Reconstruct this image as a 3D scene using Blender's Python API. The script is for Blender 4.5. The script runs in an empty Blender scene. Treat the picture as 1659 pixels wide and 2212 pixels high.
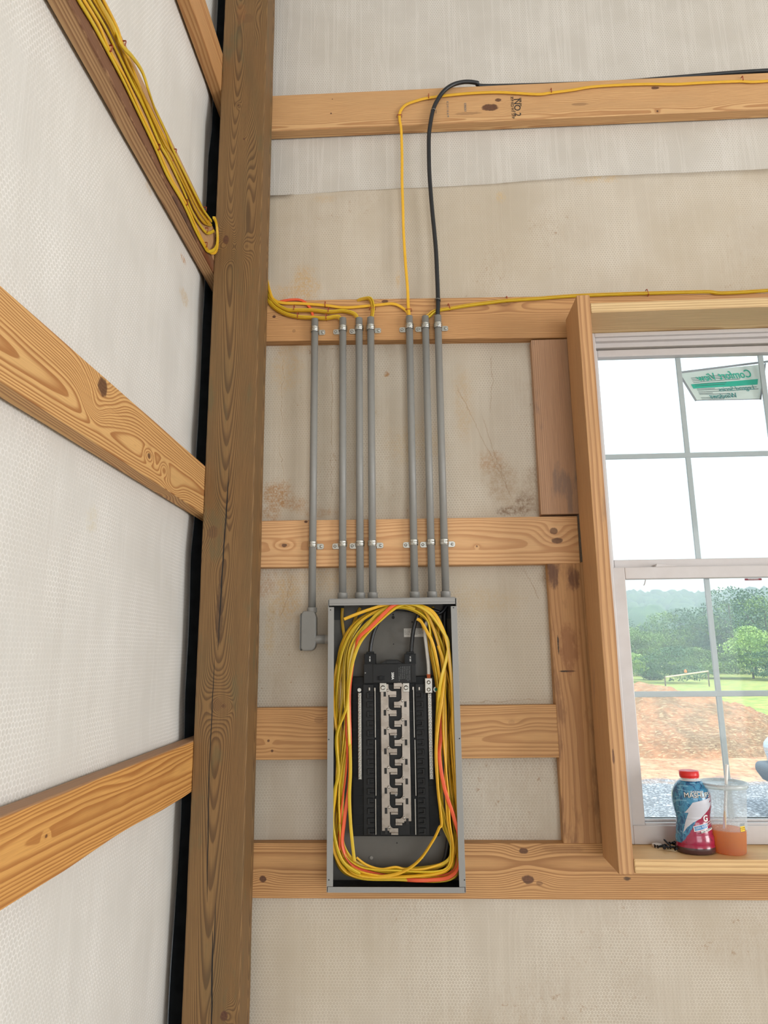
import bpy, bmesh, math, random
from mathutils import Vector, Matrix, noise as mnoise
random.seed(7)
scn = bpy.context.scene
COL = scn.collection
EYE = 1.6
# ------------------------------------------------------------------ camera
F_PX = 1485.19
R = ((0.99885951, 0.02013349, 0.04329342), (0.04645422, -0.20031323, -0.97862997), (-0.01103099, 0.97952501, -0.20102006))
cam_d = bpy.data.cameras.new('camera'); cam_d.sensor_fit = 'HORIZONTAL'; cam_d.sensor_width = 36.0
cam_d.lens = 36.0 * F_PX / 1659.0; cam_d.clip_start = 0.02; cam_d.clip_end = 900
cam = bpy.data.objects.new('camera', cam_d); COL.objects.link(cam)
M4 = Matrix(R).to_4x4(); M4.translation = Vector((0, 0, EYE)); cam.matrix_world = M4
scn.camera = cam
# ------------------------------------------------------------------ light and exposure
world = bpy.data.worlds.new('world'); scn.world = world; world.use_nodes = True
wn = world.node_tree.nodes; wl = world.node_tree.links
bg = wn['Background']; bg.inputs[0].default_value = (0.72, 0.87, 1.0, 1); bg.inputs[1].default_value = 2.3
def area(name, loc, rot, sx, sy, power, color):
    l = bpy.data.lights.new(name, 'AREA'); l.shape = 'RECTANGLE'; l.size = sx; l.size_y = sy; l.energy = power; l.color = color
    o = bpy.data.objects.new(name, l); COL.objects.link(o); o.location = loc; o.rotation_euler = rot; return o
# daylight entering by the open overhead door behind the viewer and by the open side door
area('daylight_overhead_door', (3.2, -7.9, 1.9), (math.radians(90), 0, 0), 4.2, 3.4, 180, (1.0, 0.97, 0.93))
area('daylight_side_door', (5.9, -1.6, 1.5), (math.radians(90), 0, math.radians(90)), 2.6, 2.4, 225, (1.0, 0.97, 0.94))
sun_d = bpy.data.lights.new('sun', 'SUN'); sun_d.energy = 3.0; sun_d.angle = math.radians(12); sun_d.color = (1, .95, .86)
sun = bpy.data.objects.new('sun', sun_d); COL.objects.link(sun); sun.rotation_euler = (math.radians(38), 0, math.radians(20))
scn.view_settings.view_transform = 'Standard'; scn.view_settings.look = 'None'
scn.view_settings.exposure = 0.0; scn.view_settings.gamma = 1.0; scn.view_settings.use_curve_mapping = False

# ------------------------------------------------------------------ helpers
def ray(x, y):
    c = (x - 829.5, -(y - 1106.0), -F_PX)
    return Vector([sum(R[i][j] * c[j] for j in range(3)) for i in range(3)])
def P(x, y, Y):
    r = ray(x, y) * 1.0; r = r * (Y / r.y); return Vector((r.x, r.y, r.z + EYE))
def PX(x, y, X):
    r = ray(x, y); r = r * (X / r.x); return Vector((r.x, r.y, r.z + EYE))
def A(u, v, Y): return P(680 + u / 4.608, 1260 + v / 4.608, Y)
def B(u, v, Y): return P(680 + u / 4.608, 1580 + v / 4.608, Y)

def tag(o, label=None, cat=None, group=None, kind=None):
    if label: o['label'] = label
    if cat: o['category'] = cat
    if group: o['group'] = group
    if kind: o['kind'] = kind
    return o
def empty(name, loc, label=None, cat=None, group=None, kind=None):
    o = bpy.data.objects.new(name, None); o.empty_display_size = .05; COL.objects.link(o); o.location = loc
    return tag(o, label, cat, group, kind)
def link(name, me, mat, parent=None, origin=None, smooth=False):
    """link a mesh whose vertices are in world space; the object's origin goes to origin (world)"""
    if origin is None: origin = parent.matrix_basis.translation if parent and not parent.parent else Vector((0, 0, 0))
    return me
class MB:
    def __init__(s): s.v = []; s.f = []; s.sm = []; s.mi = []
    def add(s, vs, fs, smooth=False, mi=0):
        n = len(s.v); s.v += [Vector(v) for v in vs]
        for f in fs: s.f.append([i + n for i in f]); s.sm.append(smooth); s.mi.append(mi)
        return s
    def box(s, a, b, mi=0):
        x0, y0, z0 = a; x1, y1, z1 = b
        vs = [(x0,y0,z0),(x1,y0,z0),(x1,y1,z0),(x0,y1,z0),(x0,y0,z1),(x1,y0,z1),(x1,y1,z1),(x0,y1,z1)]
        return s.add(vs, [(0,3,2,1),(4,5,6,7),(0,1,5,4),(1,2,6,5),(2,3,7,6),(3,0,4,7)], False, mi)
    def prism(s, poly, y0, y1, mi=0, plane='xz'):
        """polygon (list of 2d, counter-clockwise seen from -y) extruded from y0 to y1"""
        n = len(poly)
        def m(p, y):
            return (p[0], y, p[1]) if plane == 'xz' else ((y, p[0], p[1]) if plane == 'yz' else (p[0], p[1], y))
        vs = [m(p, y0) for p in poly] + [m(p, y1) for p in poly]
        return s.add(vs, [list(range(n)), list(range(2*n-1, n-1, -1))] + [(i, i+n, (i+1) % n + n, (i+1) % n) for i in range(n)], False, mi)
    def sweep(s, path, prof, hint=(0,-1,0), twist=None, smooth=True, caps=True, closed=False, mi=0, scale=None):
        path = [Vector(p) for p in path]; n = len(path); m = len(prof); vs = []
        hint = hint if callable(hint) else Vector(hint); prev = None
        for i, p in enumerate(path):
            if closed: t = path[(i+1) % n] - path[i-1]
            else: t = path[min(i+1, n-1)] - path[max(i-1, 0)]
            if t.length < 1e-9: t = Vector((0,0,1))
            t.normalize()
            h = hint(i) if callable(hint) else hint
            nn = h - t * h.dot(t)
            if nn.length < .25 and prev is not None: nn = prev - t * prev.dot(t)
            elif prev is not None and nn.length < .6: nn = (nn.normalized() + prev).normalized(); nn = nn - t * nn.dot(t)
            nn.normalize(); prev = nn.copy()
            if twist:
                nn = Matrix.Rotation(twist[i], 3, t) @ nn
            side = t.cross(nn); k = scale[i] if scale else 1
            for a, b in prof: vs.append(p + side * a * k + nn * b * k)
        fs = []
        for i in range(n if closed else n - 1):
            j = (i + 1) % n
            for k in range(m):
                l = (k + 1) % m
                fs.append((i*m+k, i*m+l, j*m+l, j*m+k))
        s.add(vs, fs, smooth, mi)
        if caps and not closed:
            s.add(vs[:m], [list(range(m-1, -1, -1))], False, mi); s.add(vs[-m:], [list(range(m))], False, mi)
        return s
    def tube(s, path, r, seg=12, **k):
        return s.sweep(path, [(r*math.cos(2*math.pi*i/seg), r*math.sin(2*math.pi*i/seg)) for i in range(seg)], **k)
    def cyl(s, a, b, r, seg=16, mi=0, smooth=True):
        a = Vector(a); b = Vector(b); d = (b - a).normalized()
        h = Vector((0,-1,0)) if abs(d.y) < .9 else Vector((0,0,1))
        return s.sweep([a, b], [(r*math.cos(2*math.pi*i/seg), r*math.sin(2*math.pi*i/seg)) for i in range(seg)], hint=h, smooth=smooth, mi=mi)
    def lathe(s, c, prof, seg=32, axis='z', smooth=True, mi=0, caps=True, sx=1, sy=1):
        """prof: list of (radius, along axis)"""
        c = Vector(c); vs = []
        for r, h in prof:
            for i in range(seg):
                a = 2*math.pi*i/seg; x = r*math.cos(a)*sx; y = r*math.sin(a)*sy
                vs.append(c + (Vector((x, y, h)) if axis == 'z' else (Vector((x, h, y)) if axis == 'y' else Vector((h, x, y)))))
        fs = []
        flip = axis == 'y'
        for j in range(len(prof)-1):
            for i in range(seg):
                q = (j*seg+i, j*seg+(i+1) % seg, (j+1)*seg+(i+1) % seg, (j+1)*seg+i)
                fs.append(q[::-1] if flip else q)
        s.add(vs, fs, smooth, mi)
        if caps:
            n = len(prof)-1
            s.add(vs[:seg], [list(range(seg)) if flip else list(range(seg-1,-1,-1))], False, mi)
            s.add(vs[n*seg:], [list(range(seg-1,-1,-1)) if flip else list(range(seg))], False, mi)
        return s
    def build(s, name, mats, parent=None, loc=None, rot=None, bevel=0, segs=2, local=False):
        """vertices are world coordinates unless local; parent is an Empty / object without rotation unless local"""
        me = bpy.data.meshes.new(name)
        if loc is None:
            if parent is not None: loc = Vector(parent['_o']) if '_o' in parent else wloc(parent)
            else:
                lo = [min(v[i] for v in s.v) for i in range(3)]; hi = [max(v[i] for v in s.v) for i in range(3)]
                loc = Vector(((lo[0]+hi[0])/2, (lo[1]+hi[1])/2, lo[2]))
            off = Vector(loc)
        else: off = Vector((0,0,0)) if local else Vector(loc)
        me.from_pydata([tuple(v - off) for v in s.v] if not local else [tuple(v) for v in s.v], [], s.f)
        for p, sm, mi in zip(me.polygons, s.sm, s.mi): p.use_smooth = sm; p.material_index = mi
        if not isinstance(mats, (list, tuple)): mats = [mats]
        for m in mats: me.materials.append(m)
        me.update()
        o = bpy.data.objects.new(name, me); COL.objects.link(o)
        if parent is not None:
            o.parent = parent
            if local and loc is not None: o.location = loc
            elif not local: o.location = Vector(loc) - wloc(parent)
        else: o.location = loc
        if rot: o.rotation_euler = rot
        if bevel:
            b = o.modifiers.new('bevel', 'BEVEL'); b.width = bevel; b.segments = segs; b.limit_method = 'ANGLE'; b.harden_normals = False
        return o
def wloc(o):
    l = Vector((0,0,0))
    while o is not None: l = l + o.location; o = o.parent
    return l
def smooth_path(pts, n=8, closed=False):
    """Catmull-Rom through pts (any dimension tuples)"""
    pts = [tuple(p) for p in pts]; N = len(pts); out = []
    rng = range(N if closed else N-1)
    for i in rng:
        if closed: p0, p1, p2, p3 = pts[i-1], pts[i], pts[(i+1) % N], pts[(i+2) % N]
        else: p0, p1, p2, p3 = pts[max(i-1,0)], pts[i], pts[i+1], pts[min(i+2, N-1)]
        for k in range(n):
            t = k/n
            out.append(tuple(0.5*((2*b) + (-a+c)*t + (2*a-5*b+4*c-d)*t*t + (-a+3*b-3*c+d)*t**3) for a, b, c, d in zip(p0, p1, p2, p3)))
    if not closed: out.append(pts[-1])
    return out
def text_mesh(body, size, name, mat, parent, place, shear=0, extrude=0.0003, align='CENTER', bold=0, sp=1.0, cell=0):
    """place(x, y, z) maps flat text coordinates (x right, y up, z out) to world"""
    cu = bpy.data.curves.new(name, 'FONT'); cu.body = body; cu.size = size; cu.align_x = align; cu.align_y = 'CENTER'
    cu.shear = shear; cu.extrude = extrude; cu.offset = bold; cu.resolution_u = 3; cu.space_character = sp
    t = bpy.data.objects.new(name + '_curve', cu); COL.objects.link(t)
    dg = bpy.context.evaluated_depsgraph_get(); me = bpy.data.meshes.new_from_object(t.evaluated_get(dg))
    bpy.data.objects.remove(t)
    if cell:
        bm = bmesh.new(); bm.from_mesh(me); lo = min(v.co.x for v in bm.verts); hi = max(v.co.x for v in bm.verts); c_ = lo+cell
        while c_ < hi: bmesh.ops.bisect_plane(bm, geom=bm.verts[:]+bm.edges[:]+bm.faces[:], plane_co=(c_, 0, 0), plane_no=(1, 0, 0)); c_ += cell
        bm.to_mesh(me); bm.free()
    base = wloc(parent) if parent is not None else Vector((0,0,0))
    for v in me.vertices: v.co = Vector(place(v.co.x, v.co.y, v.co.z)) - base
    me.materials.clear(); me.materials.append(mat); me.name = name
    o = bpy.data.objects.new(name, me); COL.objects.link(o)
    if parent is not None: o.parent = parent
    return o

# ------------------------------------------------------------------ node helpers
class NB:
    def __init__(s, name):
        s.m = bpy.data.materials.new(name); s.m.use_nodes = True; s.t = s.m.node_tree
        s.b = s.t.nodes['Principled BSDF']; s.out = s.t.nodes['Material Output']
    def n(s, typ, **k):
        nd = s.t.nodes.new(typ)
        for a, v in k.items(): setattr(nd, a, v)
        return nd
    def set(s, sock, v):
        if hasattr(v, 'is_linked') or hasattr(v, 'links'): s.t.links.new(v, sock)
        else: sock.default_value = v
    def math(s, op, a, b=0.0, c=None, clamp=False):
        nd = s.n('ShaderNodeMath', operation=op, use_clamp=clamp); s.set(nd.inputs[0], a); s.set(nd.inputs[1], b)
        if c is not None: s.set(nd.inputs[2], c)
        return nd.outputs[0]
    def add(s, a, b): return s.math('ADD', a, b)
    def sub(s, a, b): return s.math('SUBTRACT', a, b)
    def mul(s, a, b): return s.math('MULTIPLY', a, b)
    def sstep(s, v, a, b, o0=0.0, o1=1.0):
        nd = s.n('ShaderNodeMapRange', interpolation_type='SMOOTHSTEP'); s.set(nd.inputs['Value'], v)
        nd.inputs['From Min'].default_value = a; nd.inputs['From Max'].default_value = b
        nd.inputs['To Min'].default_value = o0; nd.inputs['To Max'].default_value = o1; return nd.outputs[0]
    def coord(s, kind='Object'): return s.n('ShaderNodeTexCoord').outputs[kind]
    def sep(s, v):
        nd = s.n('ShaderNodeSeparateXYZ'); s.set(nd.inputs[0], v); return nd.outputs
    def comb(s, x, y, z):
        nd = s.n('ShaderNodeCombineXYZ')
        for i, v in enumerate((x, y, z)): s.set(nd.inputs[i], v)
        return nd.outputs[0]
    def vmap(s, v, scale=(1,1,1), loc=(0,0,0)):
        nd = s.n('ShaderNodeMapping'); s.set(nd.inputs[0], v); nd.inputs['Scale'].default_value = scale; nd.inputs['Location'].default_value = loc
        return nd.outputs[0]
    def noise(s, v, scale, detail=2.0, rough=.5, dist=0.0):
        nd = s.n('ShaderNodeTexNoise'); s.set(nd.inputs['Vector'], v); nd.inputs['Scale'].default_value = scale
        nd.inputs['Detail'].default_value = detail; nd.inputs['Roughness'].default_value = rough; nd.inputs['Distortion'].default_value = dist
        return nd.outputs['Fac']
    def voro(s, v, scale, feature='F1', rand=1.0):
        nd = s.n('ShaderNodeTexVoronoi', feature=feature); s.set(nd.inputs['Vector'], v); nd.inputs['Scale'].default_value = scale
        nd.inputs['Randomness'].default_value = rand; return nd.outputs['Distance']
    def mix(s, f, a, b, mode='MIX'):
        nd = s.n('ShaderNodeMix', data_type='RGBA', blend_type=mode); nd.clamp_factor = True
        s.set(nd.inputs[0], f); s.set(nd.inputs[6], a); s.set(nd.inputs[7], b); return nd.outputs[2]
    def bump(s, h, strength=.3, dist=.001, normal=None):
        nd = s.n('ShaderNodeBump'); s.set(nd.inputs['Height'], h); nd.inputs['Strength'].default_value = strength; nd.inputs['Distance'].default_value = dist
        if normal is not None: s.set(nd.inputs['Normal'], normal)
        return nd.outputs[0]
    def fin(s, color=None, rough=.5, metal=0, normal=None, **k):
        if color is not None: s.set(s.b.inputs['Base Color'], color)
        s.set(s.b.inputs['Roughness'], rough); s.set(s.b.inputs['Metallic'], metal)
        if normal is not None: s.set(s.b.inputs['Normal'], normal)
        for a, v in k.items(): s.set(s.b.inputs[a], v)
        return s.m
def srgb(r, g, b):
    f = lambda c: (c/255/12.92) if c/255 <= .04045 else ((c/255+.055)/1.055)**2.4
    return (f(r), f(g), f(b), 1)
def plain(name, col, rough=.5, metal=0, var=.06, scale=60, bumps=0, **k):
    """a coloured material with a little procedural mottling"""
    b = NB(name); co = b.coord(); n = b.noise(co, scale, 3)
    dark = tuple(c*(1-var*2) for c in col[:3]) + (1,)
    lite = tuple(min(1, c*(1+var*2)) for c in col[:3]) + (1,)
    c = b.mix(n, dark, lite)
    nm = b.bump(n, bumps, .0006) if bumps else None
    r = b.sstep(b.noise(co, scale*.4, 2), .3, .7, max(.02, rough-.06), min(1, rough+.06))
    return b.fin(c, r, metal, nm, **k)

WOODN = [0]
def wood(name, early, late, z0=0.0, y0=.05, dens=150, knots=(), cracks=(), strength=.8, amp=.012, tint=None, taper=.0, dirt=None, rough=.62, marks=(), top=None):
    """growth rings round a pith that runs along the board's own length (local x); knots = (x, z, rx, rz, lift, kind)"""
    WOODN[0] += 1; sd = WOODN[0]*3.17
    b = NB(name); co = b.coord(); x, y, z = b.sep(co)
    w1 = b.noise(b.vmap(co, (1.6, 5, 5), (sd, 0, 0)), 1.0, 2)
    w2 = b.noise(b.vmap(co, (7, 22, 22), (sd, 3, 0)), 1.0, 2)
    dz = b.sub(z, z0); dy = b.sub(y, y0)
    zz = b.add(dz, b.mul(b.sub(w1, .5), amp*2.2))
    r = b.math('SQRT', b.add(b.mul(zz, zz), b.mul(dy, dy)))
    r = b.add(r, b.mul(x, taper))
    r = b.add(r, b.mul(b.sub(w1, .5), amp)); r = b.add(r, b.mul(b.sub(w2, .5), amp*.16))
    kmask = None; halo = None
    for (kx, kz, rx, rz, lift, kind) in knots:
        px = b.mul(b.sub(x, kx), 1/rx); pz = b.mul(b.sub(z, kz), 1/rz)
        d2 = b.add(b.mul(px, px), b.mul(pz, pz)); 
        # growth rings bulge round the knot
        px2 = b.mul(px, .30); pz2 = b.mul(pz, .42)
        g = b.math('POWER', 2.718, b.mul(b.add(b.mul(px2, px2), b.mul(pz2, pz2)), -1))
        r = b.add(r, b.mul(g, lift))
        if kind:
            dd = b.add(d2, b.mul(b.sub(b.noise(b.vmap(co, (1,1,1), (kx*9, 0, kz*7)), 90, 3), .5), 1.1))
            k = b.sstep(dd, .55, 1.15, 1.0*kind, 0.0)
            kmask = k if kmask is None else b.math('MAXIMUM', kmask, k)
    u = b.mul(r, dens*1.45); u = b.add(u, b.mul(b.noise(b.comb(b.mul(r, 28), sd, 0), 1.0, 2), 5.0))
    f = b.math('FRACT', u)
    l = b.mul(b.sstep(f, .30, .80), b.sstep(f, .92, 1.0, 1, 0))
    fib = b.noise(b.vmap(co, (9, 420, 420), (sd, 0, 0)), 1.0, 3, .65)
    mot = b.noise(b.vmap(co, (3, 14, 14), (0, sd, 0)), 1.0, 3)
    l = b.mul(l, b.sstep(mot, .25, .75, min(1, strength*.85), min(1, strength*1.3)))
    c = b.mix(l, early, late)
    c = b.mix(b.sstep(fib, .35, .75, 0, .28), c, tuple(v*.62 for v in late[:3]) + (1,))
    tn = tint or tuple(v*.78 for v in early[:3]) + (1,)
    c = b.mix(b.sstep(mot, .45, .8, 0, .45), c, tn)
    if dirt:
        dn = b.noise(b.vmap(co, (5, 18, 18), (sd, 5, 2)), 1.0, 5, .62)
        c = b.mix(b.sstep(dn, dirt[1], dirt[1]+.12, 0, dirt[2]), c, dirt[0])
    if kmask is not None:
        kn = b.noise(co, 240, 3)
        c = b.mix(kmask, c, b.mix(kn, (.035, .014, .007, 1), (.17, .065, .03, 1)))
    for (mx, mz, mrx, mrz, mc, ms) in marks:      # stains and smears with their own shape
        px = b.mul(b.sub(x, mx), 1/mrx); pz = b.mul(b.sub(z, mz), 1/mrz)
        d2 = b.add(b.mul(px, px), b.mul(pz, pz)); d2 = b.add(d2, b.mul(b.sub(b.noise(b.vmap(co, (30, 60, 60), (mx, 1, mz)), 1, 5, .7), .5), 2.4))
        c = b.mix(b.mul(b.sstep(d2, .2, 1.0, ms, 0), b.math('LESS_THAN', y, -.015)), c, mc)
    if top: c = b.mix(b.mul(b.sstep(b.add(z, b.mul(b.sub(mot, .5), .006)), top[0]-.001, top[0]+.001), .85), c, top[1])
    h = b.add(b.mul(l, .5), b.mul(fib, .5))
    for (x0, za, x1, zb, w) in cracks:
        t = b.math('DIVIDE', b.sub(x, x0), x1-x0)
        line = b.add(b.mul(t, zb-za), za)
        line = b.add(line, b.mul(b.sub(b.noise(b.vmap(co, (12, 0, 0), (sd, x0, 0)), 1, 3), .5), .006))
        wd = b.mul(b.math('SQRT', b.math('MAXIMUM', b.mul(b.mul(t, b.sub(1.0, t)), 4), 0.0)), w)
        d = b.sub(wd, b.math('ABSOLUTE', b.sub(z, line)))
        k = b.mul(b.sstep(d, -.0004, .0004), b.mul(b.math('GREATER_THAN', t, 0), b.math('LESS_THAN', t, 1)))
        k = b.mul(k, b.math('LESS_THAN', y, -.05))
        c = b.mix(k, c, (.006, .004, .003, 1)); h = b.sub(h, b.mul(k, 4))
    return b.fin(c, rough, 0, b.bump(h, .35, .0006))

# ------------------------------------------------------------------ materials
PINE_E = srgb(217, 174, 122); PINE_L = srgb(164, 106, 58)
PINE2_E = srgb(206, 158, 104); PINE2_L = srgb(138, 84, 44)
def insulation(name, base, line, horiz='x', stains=(), cell=.0084, dirt=0.0, crease=.5, warm=None, lines=()):
    b = NB(name); co = b.coord(); x, y, z = b.sep(co)
    hx = x if horiz == 'x' else y
    # domed honeycomb bubbles
    p = b.comb(b.mul(hx, 1/cell), b.mul(z, 1/cell), 0.0)
    wob = b.n('ShaderNodeTexNoise'); b.set(wob.inputs['Vector'], p); wob.inputs['Scale'].default_value = .35; wob.inputs['Detail'].default_value = 1
    off = b.n('ShaderNodeVectorMath', operation='MULTIPLY_ADD'); b.set(off.inputs[0], wob.outputs['Color']); off.inputs[1].default_value = (.35, .35, 0); b.set(off.inputs[2], p)
    p = off.outputs[0]
    def hexd(o):
        a = b.n('ShaderNodeVectorMath', operation='ADD'); b.set(a.inputs[0], p); a.inputs[1].default_value = (500+o[0], 866.0254+o[1], 0)
        m = b.n('ShaderNodeVectorMath', operation='MODULO'); b.set(m.inputs[0], a.outputs[0]); m.inputs[1].default_value = (1.0, 1.7320508, 1)
        s_ = b.n('ShaderNodeVectorMath', operation='SUBTRACT'); b.set(s_.inputs[0], m.outputs[0]); s_.inputs[1].default_value = (.5, .8660254, 0)
        xx, yy, _ = b.sep(s_.outputs[0]); return b.math('SQRT', b.add(b.mul(xx, xx), b.mul(yy, yy)))
    d = b.math('MINIMUM', hexd((0, 0)), hexd((.5, .8660254)))
    web = b.sstep(d, .34, .50)
    patch = b.noise(co, 7, 3)
    web = b.mul(web, b.sstep(patch, .28, .66, .12, 1.0))
    # vertical folds in the facing
    cv = b.noise(b.vmap(co, (22, 22, .5)), 1.0, 4, .6); fold = b.sub(1.0, b.mul(b.math('ABSOLUTE', b.sub(cv, .5)), 26)); fold = b.math('MAXIMUM', fold, 0.0)
    cv2 = b.noise(b.vmap(co, (70, 70, .8), (3, 0, 1)), 1.0, 2)
    c = b.mix(web, base, line)
    c = b.mix(b.mul(fold, crease*.55), c, line)
    wn_ = b.noise(b.vmap(co, (1, 1, 1), (4, 4, 4)), 1.6, 5, .6)
    warmc = warm or tuple(v*m for v, m in zip(base[:3], (.86, .80, .68))) + (1,)
    c = b.mix(b.sstep(wn_, .38, .66, 0, .18+dirt*.45), c, warmc)
    if dirt > 0:
        sp = b.noise(b.vmap(co, (1,1,1), (1, 2, 3)), 34, 5, .75)
        reg = b.noise(b.vmap(co, (1,1,1), (8, 1, 5)), 3.2, 3)
        c = b.mix(b.mul(b.sstep(sp, .60, .68), b.sstep(reg, .48, .64, 0, dirt*.9)), c, srgb(150, 112, 74))
        scr = b.noise(b.vmap(co, (14, 14, 5), (5, 2, 3)), 3.0, 6, .8); scr = b.math('MAXIMUM', b.sub(1.0, b.mul(b.math('ABSOLUTE', b.sub(scr, .5)), 42)), 0.0)
        c = b.mix(b.mul(scr, b.sstep(reg, .45, .7, 0, dirt*.5)), c, srgb(158, 128, 96))
    for (sx, sz, rx, rz, col, st, rim) in stains:
        px = b.mul(b.sub(hx, sx), 1/rx); pz = b.mul(b.sub(z, sz), 1/rz)
        d2 = b.math('SQRT', b.add(b.mul(px, px), b.mul(pz, pz)))
        nn = b.noise(b.vmap(co, (1,1,1), (sx, 0, sz)), 26, 6, .72)
        d2 = b.add(d2, b.mul(b.sub(nn, .5), 1.5))
        k = b.sstep(d2, .35, 1.0, st, 0)
        if rim: k = b.mul(k, b.sstep(b.noise(b.vmap(co, (1,1,1), (sz, 0, sx)), 110, 4, .8), .36, .62, .12, 1))
        c = b.mix(k, c, col)
    h = b.add(b.mul(web, .6), b.add(b.mul(fold, 1.2*crease), b.mul(cv2, .8)))
    for (x0, z0, x1, z1, w) in lines:
        dx, dz = x1-x0, z1-z0; L = math.hypot(dx, dz); ux, uz = dx/L, dz/L
        wob = b.mul(b.sub(b.noise(b.vmap(co, (1,1,1), (x0, 0, z0)), 22, 4, .6), .5), .03)
        ax = b.sub(hx, x0); az = b.sub(z, z0)
        al = b.add(b.mul(ax, ux), b.mul(az, uz)); ac = b.add(b.sub(b.mul(ax, uz), b.mul(az, ux)), wob)
        inn = b.mul(b.sstep(al, 0, L*.15), b.sstep(al, L*.85, L, 1, 0))
        k = b.mul(b.sstep(b.math('ABSOLUTE', ac), 0, w, 1, 0), inn)
        c = b.mix(b.mul(k, .45), c, srgb(150, 122, 90)); h = b.add(h, b.mul(b.mul(b.sstep(ac, -w*2.5, w*2.5, -1, 1), inn), 1.6))
    nm = b.bump(h, .35, .0012)
    return b.fin(c, .55, 0, nm, **{'Specular IOR Level': .35})
RUST = srgb(166, 116, 58); TAN = srgb(196, 160, 108); SOIL = srgb(120, 92, 66)
def st(px, py, rx, rz, col=TAN, s=.7, rim=1):
    p = P(px, py, 2.04); return (p.x, p.z, rx, rz, col, s, rim)
def ln(a, c, d, e, w=.0022):
    p, q = P(a, c, 2.04), P(d, e, 2.04); return (p.x, p.z, q.x, q.z, w)
def stl(px, py, rx, rz, col=TAN, s=.7, rim=1):
    p = PX(px, py, -.64); return (p.y, p.z, rx, rz, col, s, rim)
m_ins_up = insulation('insulation_facing_upper', srgb(196, 190, 181), srgb(222, 217, 210), 'x', crease=.6)
m_ins_lo = insulation('insulation_facing_lower', srgb(193, 182, 166), srgb(216, 207, 193), 'x', dirt=.62, crease=.35, lines=[ln(615,765,606,965), ln(606,960,624,1112), ln(975,815,1105,1075), ln(1035,890,1112,1098), ln(923,820,918,1100), ln(640,1222,606,1345), ln(1128,1225,1168,1300), ln(900,1518,1204,1511), ln(1060,760,1062,900), ln(720,760,716,1110)], stains=[
    st(1150, 1060, .05, .10, srgb(150,124,100), .45), st(1060, 1000, .05, .05, RUST, .5), st(1100, 1105, .05, .02, SOIL, .8), st(690, 1110, .08, .02, RUST, .4), st(620, 800, .06, .10, TAN, .4), st(900, 960, .12, .1, srgb(196,170,130), .4), st(570, 1260, .05, .07, RUST, .45), st(1180, 1250, .03, .03, SOIL, .5), st(1010, 1300, .2, .06, srgb(190,164,124), .4),
    st(660, 620, .055, .085, TAN, .75), st(620, 640, .05, .05, TAN, .5), st(1290, 380, .13, .05, srgb(205,172,118), .6), st(700, 435, .06, .02, TAN, .3),
    st(600, 1070, .06, .055, RUST, .8), st(585, 1110, .04, .04, RUST, .6), st(640, 1090, .05, .03, RUST, .55), st(835, 812, .012, .012, RUST, .9),
    st(1130, 1090, .045, .05, SOIL, .8), st(1085, 1040, .07, .09, srgb(160,128,92), .5), st(1000, 870, .04, .16, srgb(190,160,120), .4),
    st(620, 1290, .06, .10, TAN, .6), st(585, 1350, .02, .12, srgb(190,162,116), .5), st(700, 1250, .12, .05, TAN, .35), st(860, 1180, .25, .05, TAN, .3),
    st(630, 740, .1, .06, TAN, .35), st(800, 700, .12, .05, TAN, .3), st(1080, 430, .02, .03, srgb(205,172,118), .5), st(860, 610, .01, .04, TAN, .5)])
m_ins_left = insulation('insulation_facing_left', srgb(218, 216, 211), srgb(240, 238, 235), 'y', crease=.28, cell=.0104, warm=srgb(216, 210, 198), stains=[
    stl(400, 560, .035, .012, srgb(190,140,90), .8), stl(404, 640, .05, .03, srgb(205,178,132), .6), stl(205, 1120, .03, .04, srgb(214,200,160), .35), stl(325, 405, .03, .02, srgb(205,178,132), .5)])
m_white = plain('white_vinyl', srgb(196, 190, 188), .35, var=.02)
m_grid = plain('muntin_vinyl', srgb(180, 184, 188), .4, var=.02)
m_conduit = plain('grey_pvc', srgb(138, 137, 133), .42, var=.03, scale=90)
m_panel = plain('grey_enamel', srgb(142, 141, 138), .38, var=.02, scale=200)
m_panel_shaded = plain('grey_enamel_shade_painted', srgb(96, 93, 87), .5, var=.02, scale=200)  # same grey enamel, darkened: the shade inside the box is in the colour
m_black = plain('black_moulded_plastic', (.005, .006, .007, 1), .5, var=.1, **{'Specular IOR Level': .25})
m_black2 = plain('black_breaker_plastic', (.009, .0095, .010, 1), .45, var=.1, **{'Specular IOR Level': .3})
m_cable_black = plain('black_cable_jacket', (.012, .014, .017, 1), .38, var=.12, scale=300, bumps=.2)
m_yellow = [plain('yellow_jacket_%s' % n, c, .34, var=.05, scale=40) for n, c in
            (('warm', srgb(224, 172, 40)), ('lemon', srgb(210, 176, 40)), ('ochre', srgb(196, 152, 34)))]
m_orange = plain('orange_red_jacket', srgb(226, 92, 52), .38, var=.05)
m_zinc = plain('zinc_plated_steel', srgb(186, 186, 180), .32, 1.0, var=.06, scale=120)
m_alu = plain('tin_plated_busbar', srgb(170, 161, 152), .30, 1.0, var=.06, scale=90)
m_bright = plain('bright_aluminium', srgb(178, 174, 166), .36, 1.0, var=.05, scale=120)
m_copper = plain('bare_copper', srgb(200, 110, 70), .3, 1.0, var=.1)
m_tape = plain('white_tape', srgb(206, 204, 198), .55, var=.04)
m_staple = plain('red_insulated_staple', srgb(150, 62, 34), .4, var=.1)
m_grey_staple = plain('grey_staple_wire', srgb(140, 140, 138), .35, .8)
m_paper = plain('paper_label', srgb(214, 212, 206), .6, var=.03)
m_ink = plain('black_ink', (.02, .02, .022, 1), .6)
m_ink_grey = plain('grey_ink', srgb(126, 128, 128), .6)
m_white_ink = plain('white_ink', srgb(225, 225, 222), .5)
m_panel_shade = plain('painted_inner_shade', (.02,.021,.022,1), .5)  # near black, paints the shade on the panel's inner sides
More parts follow.
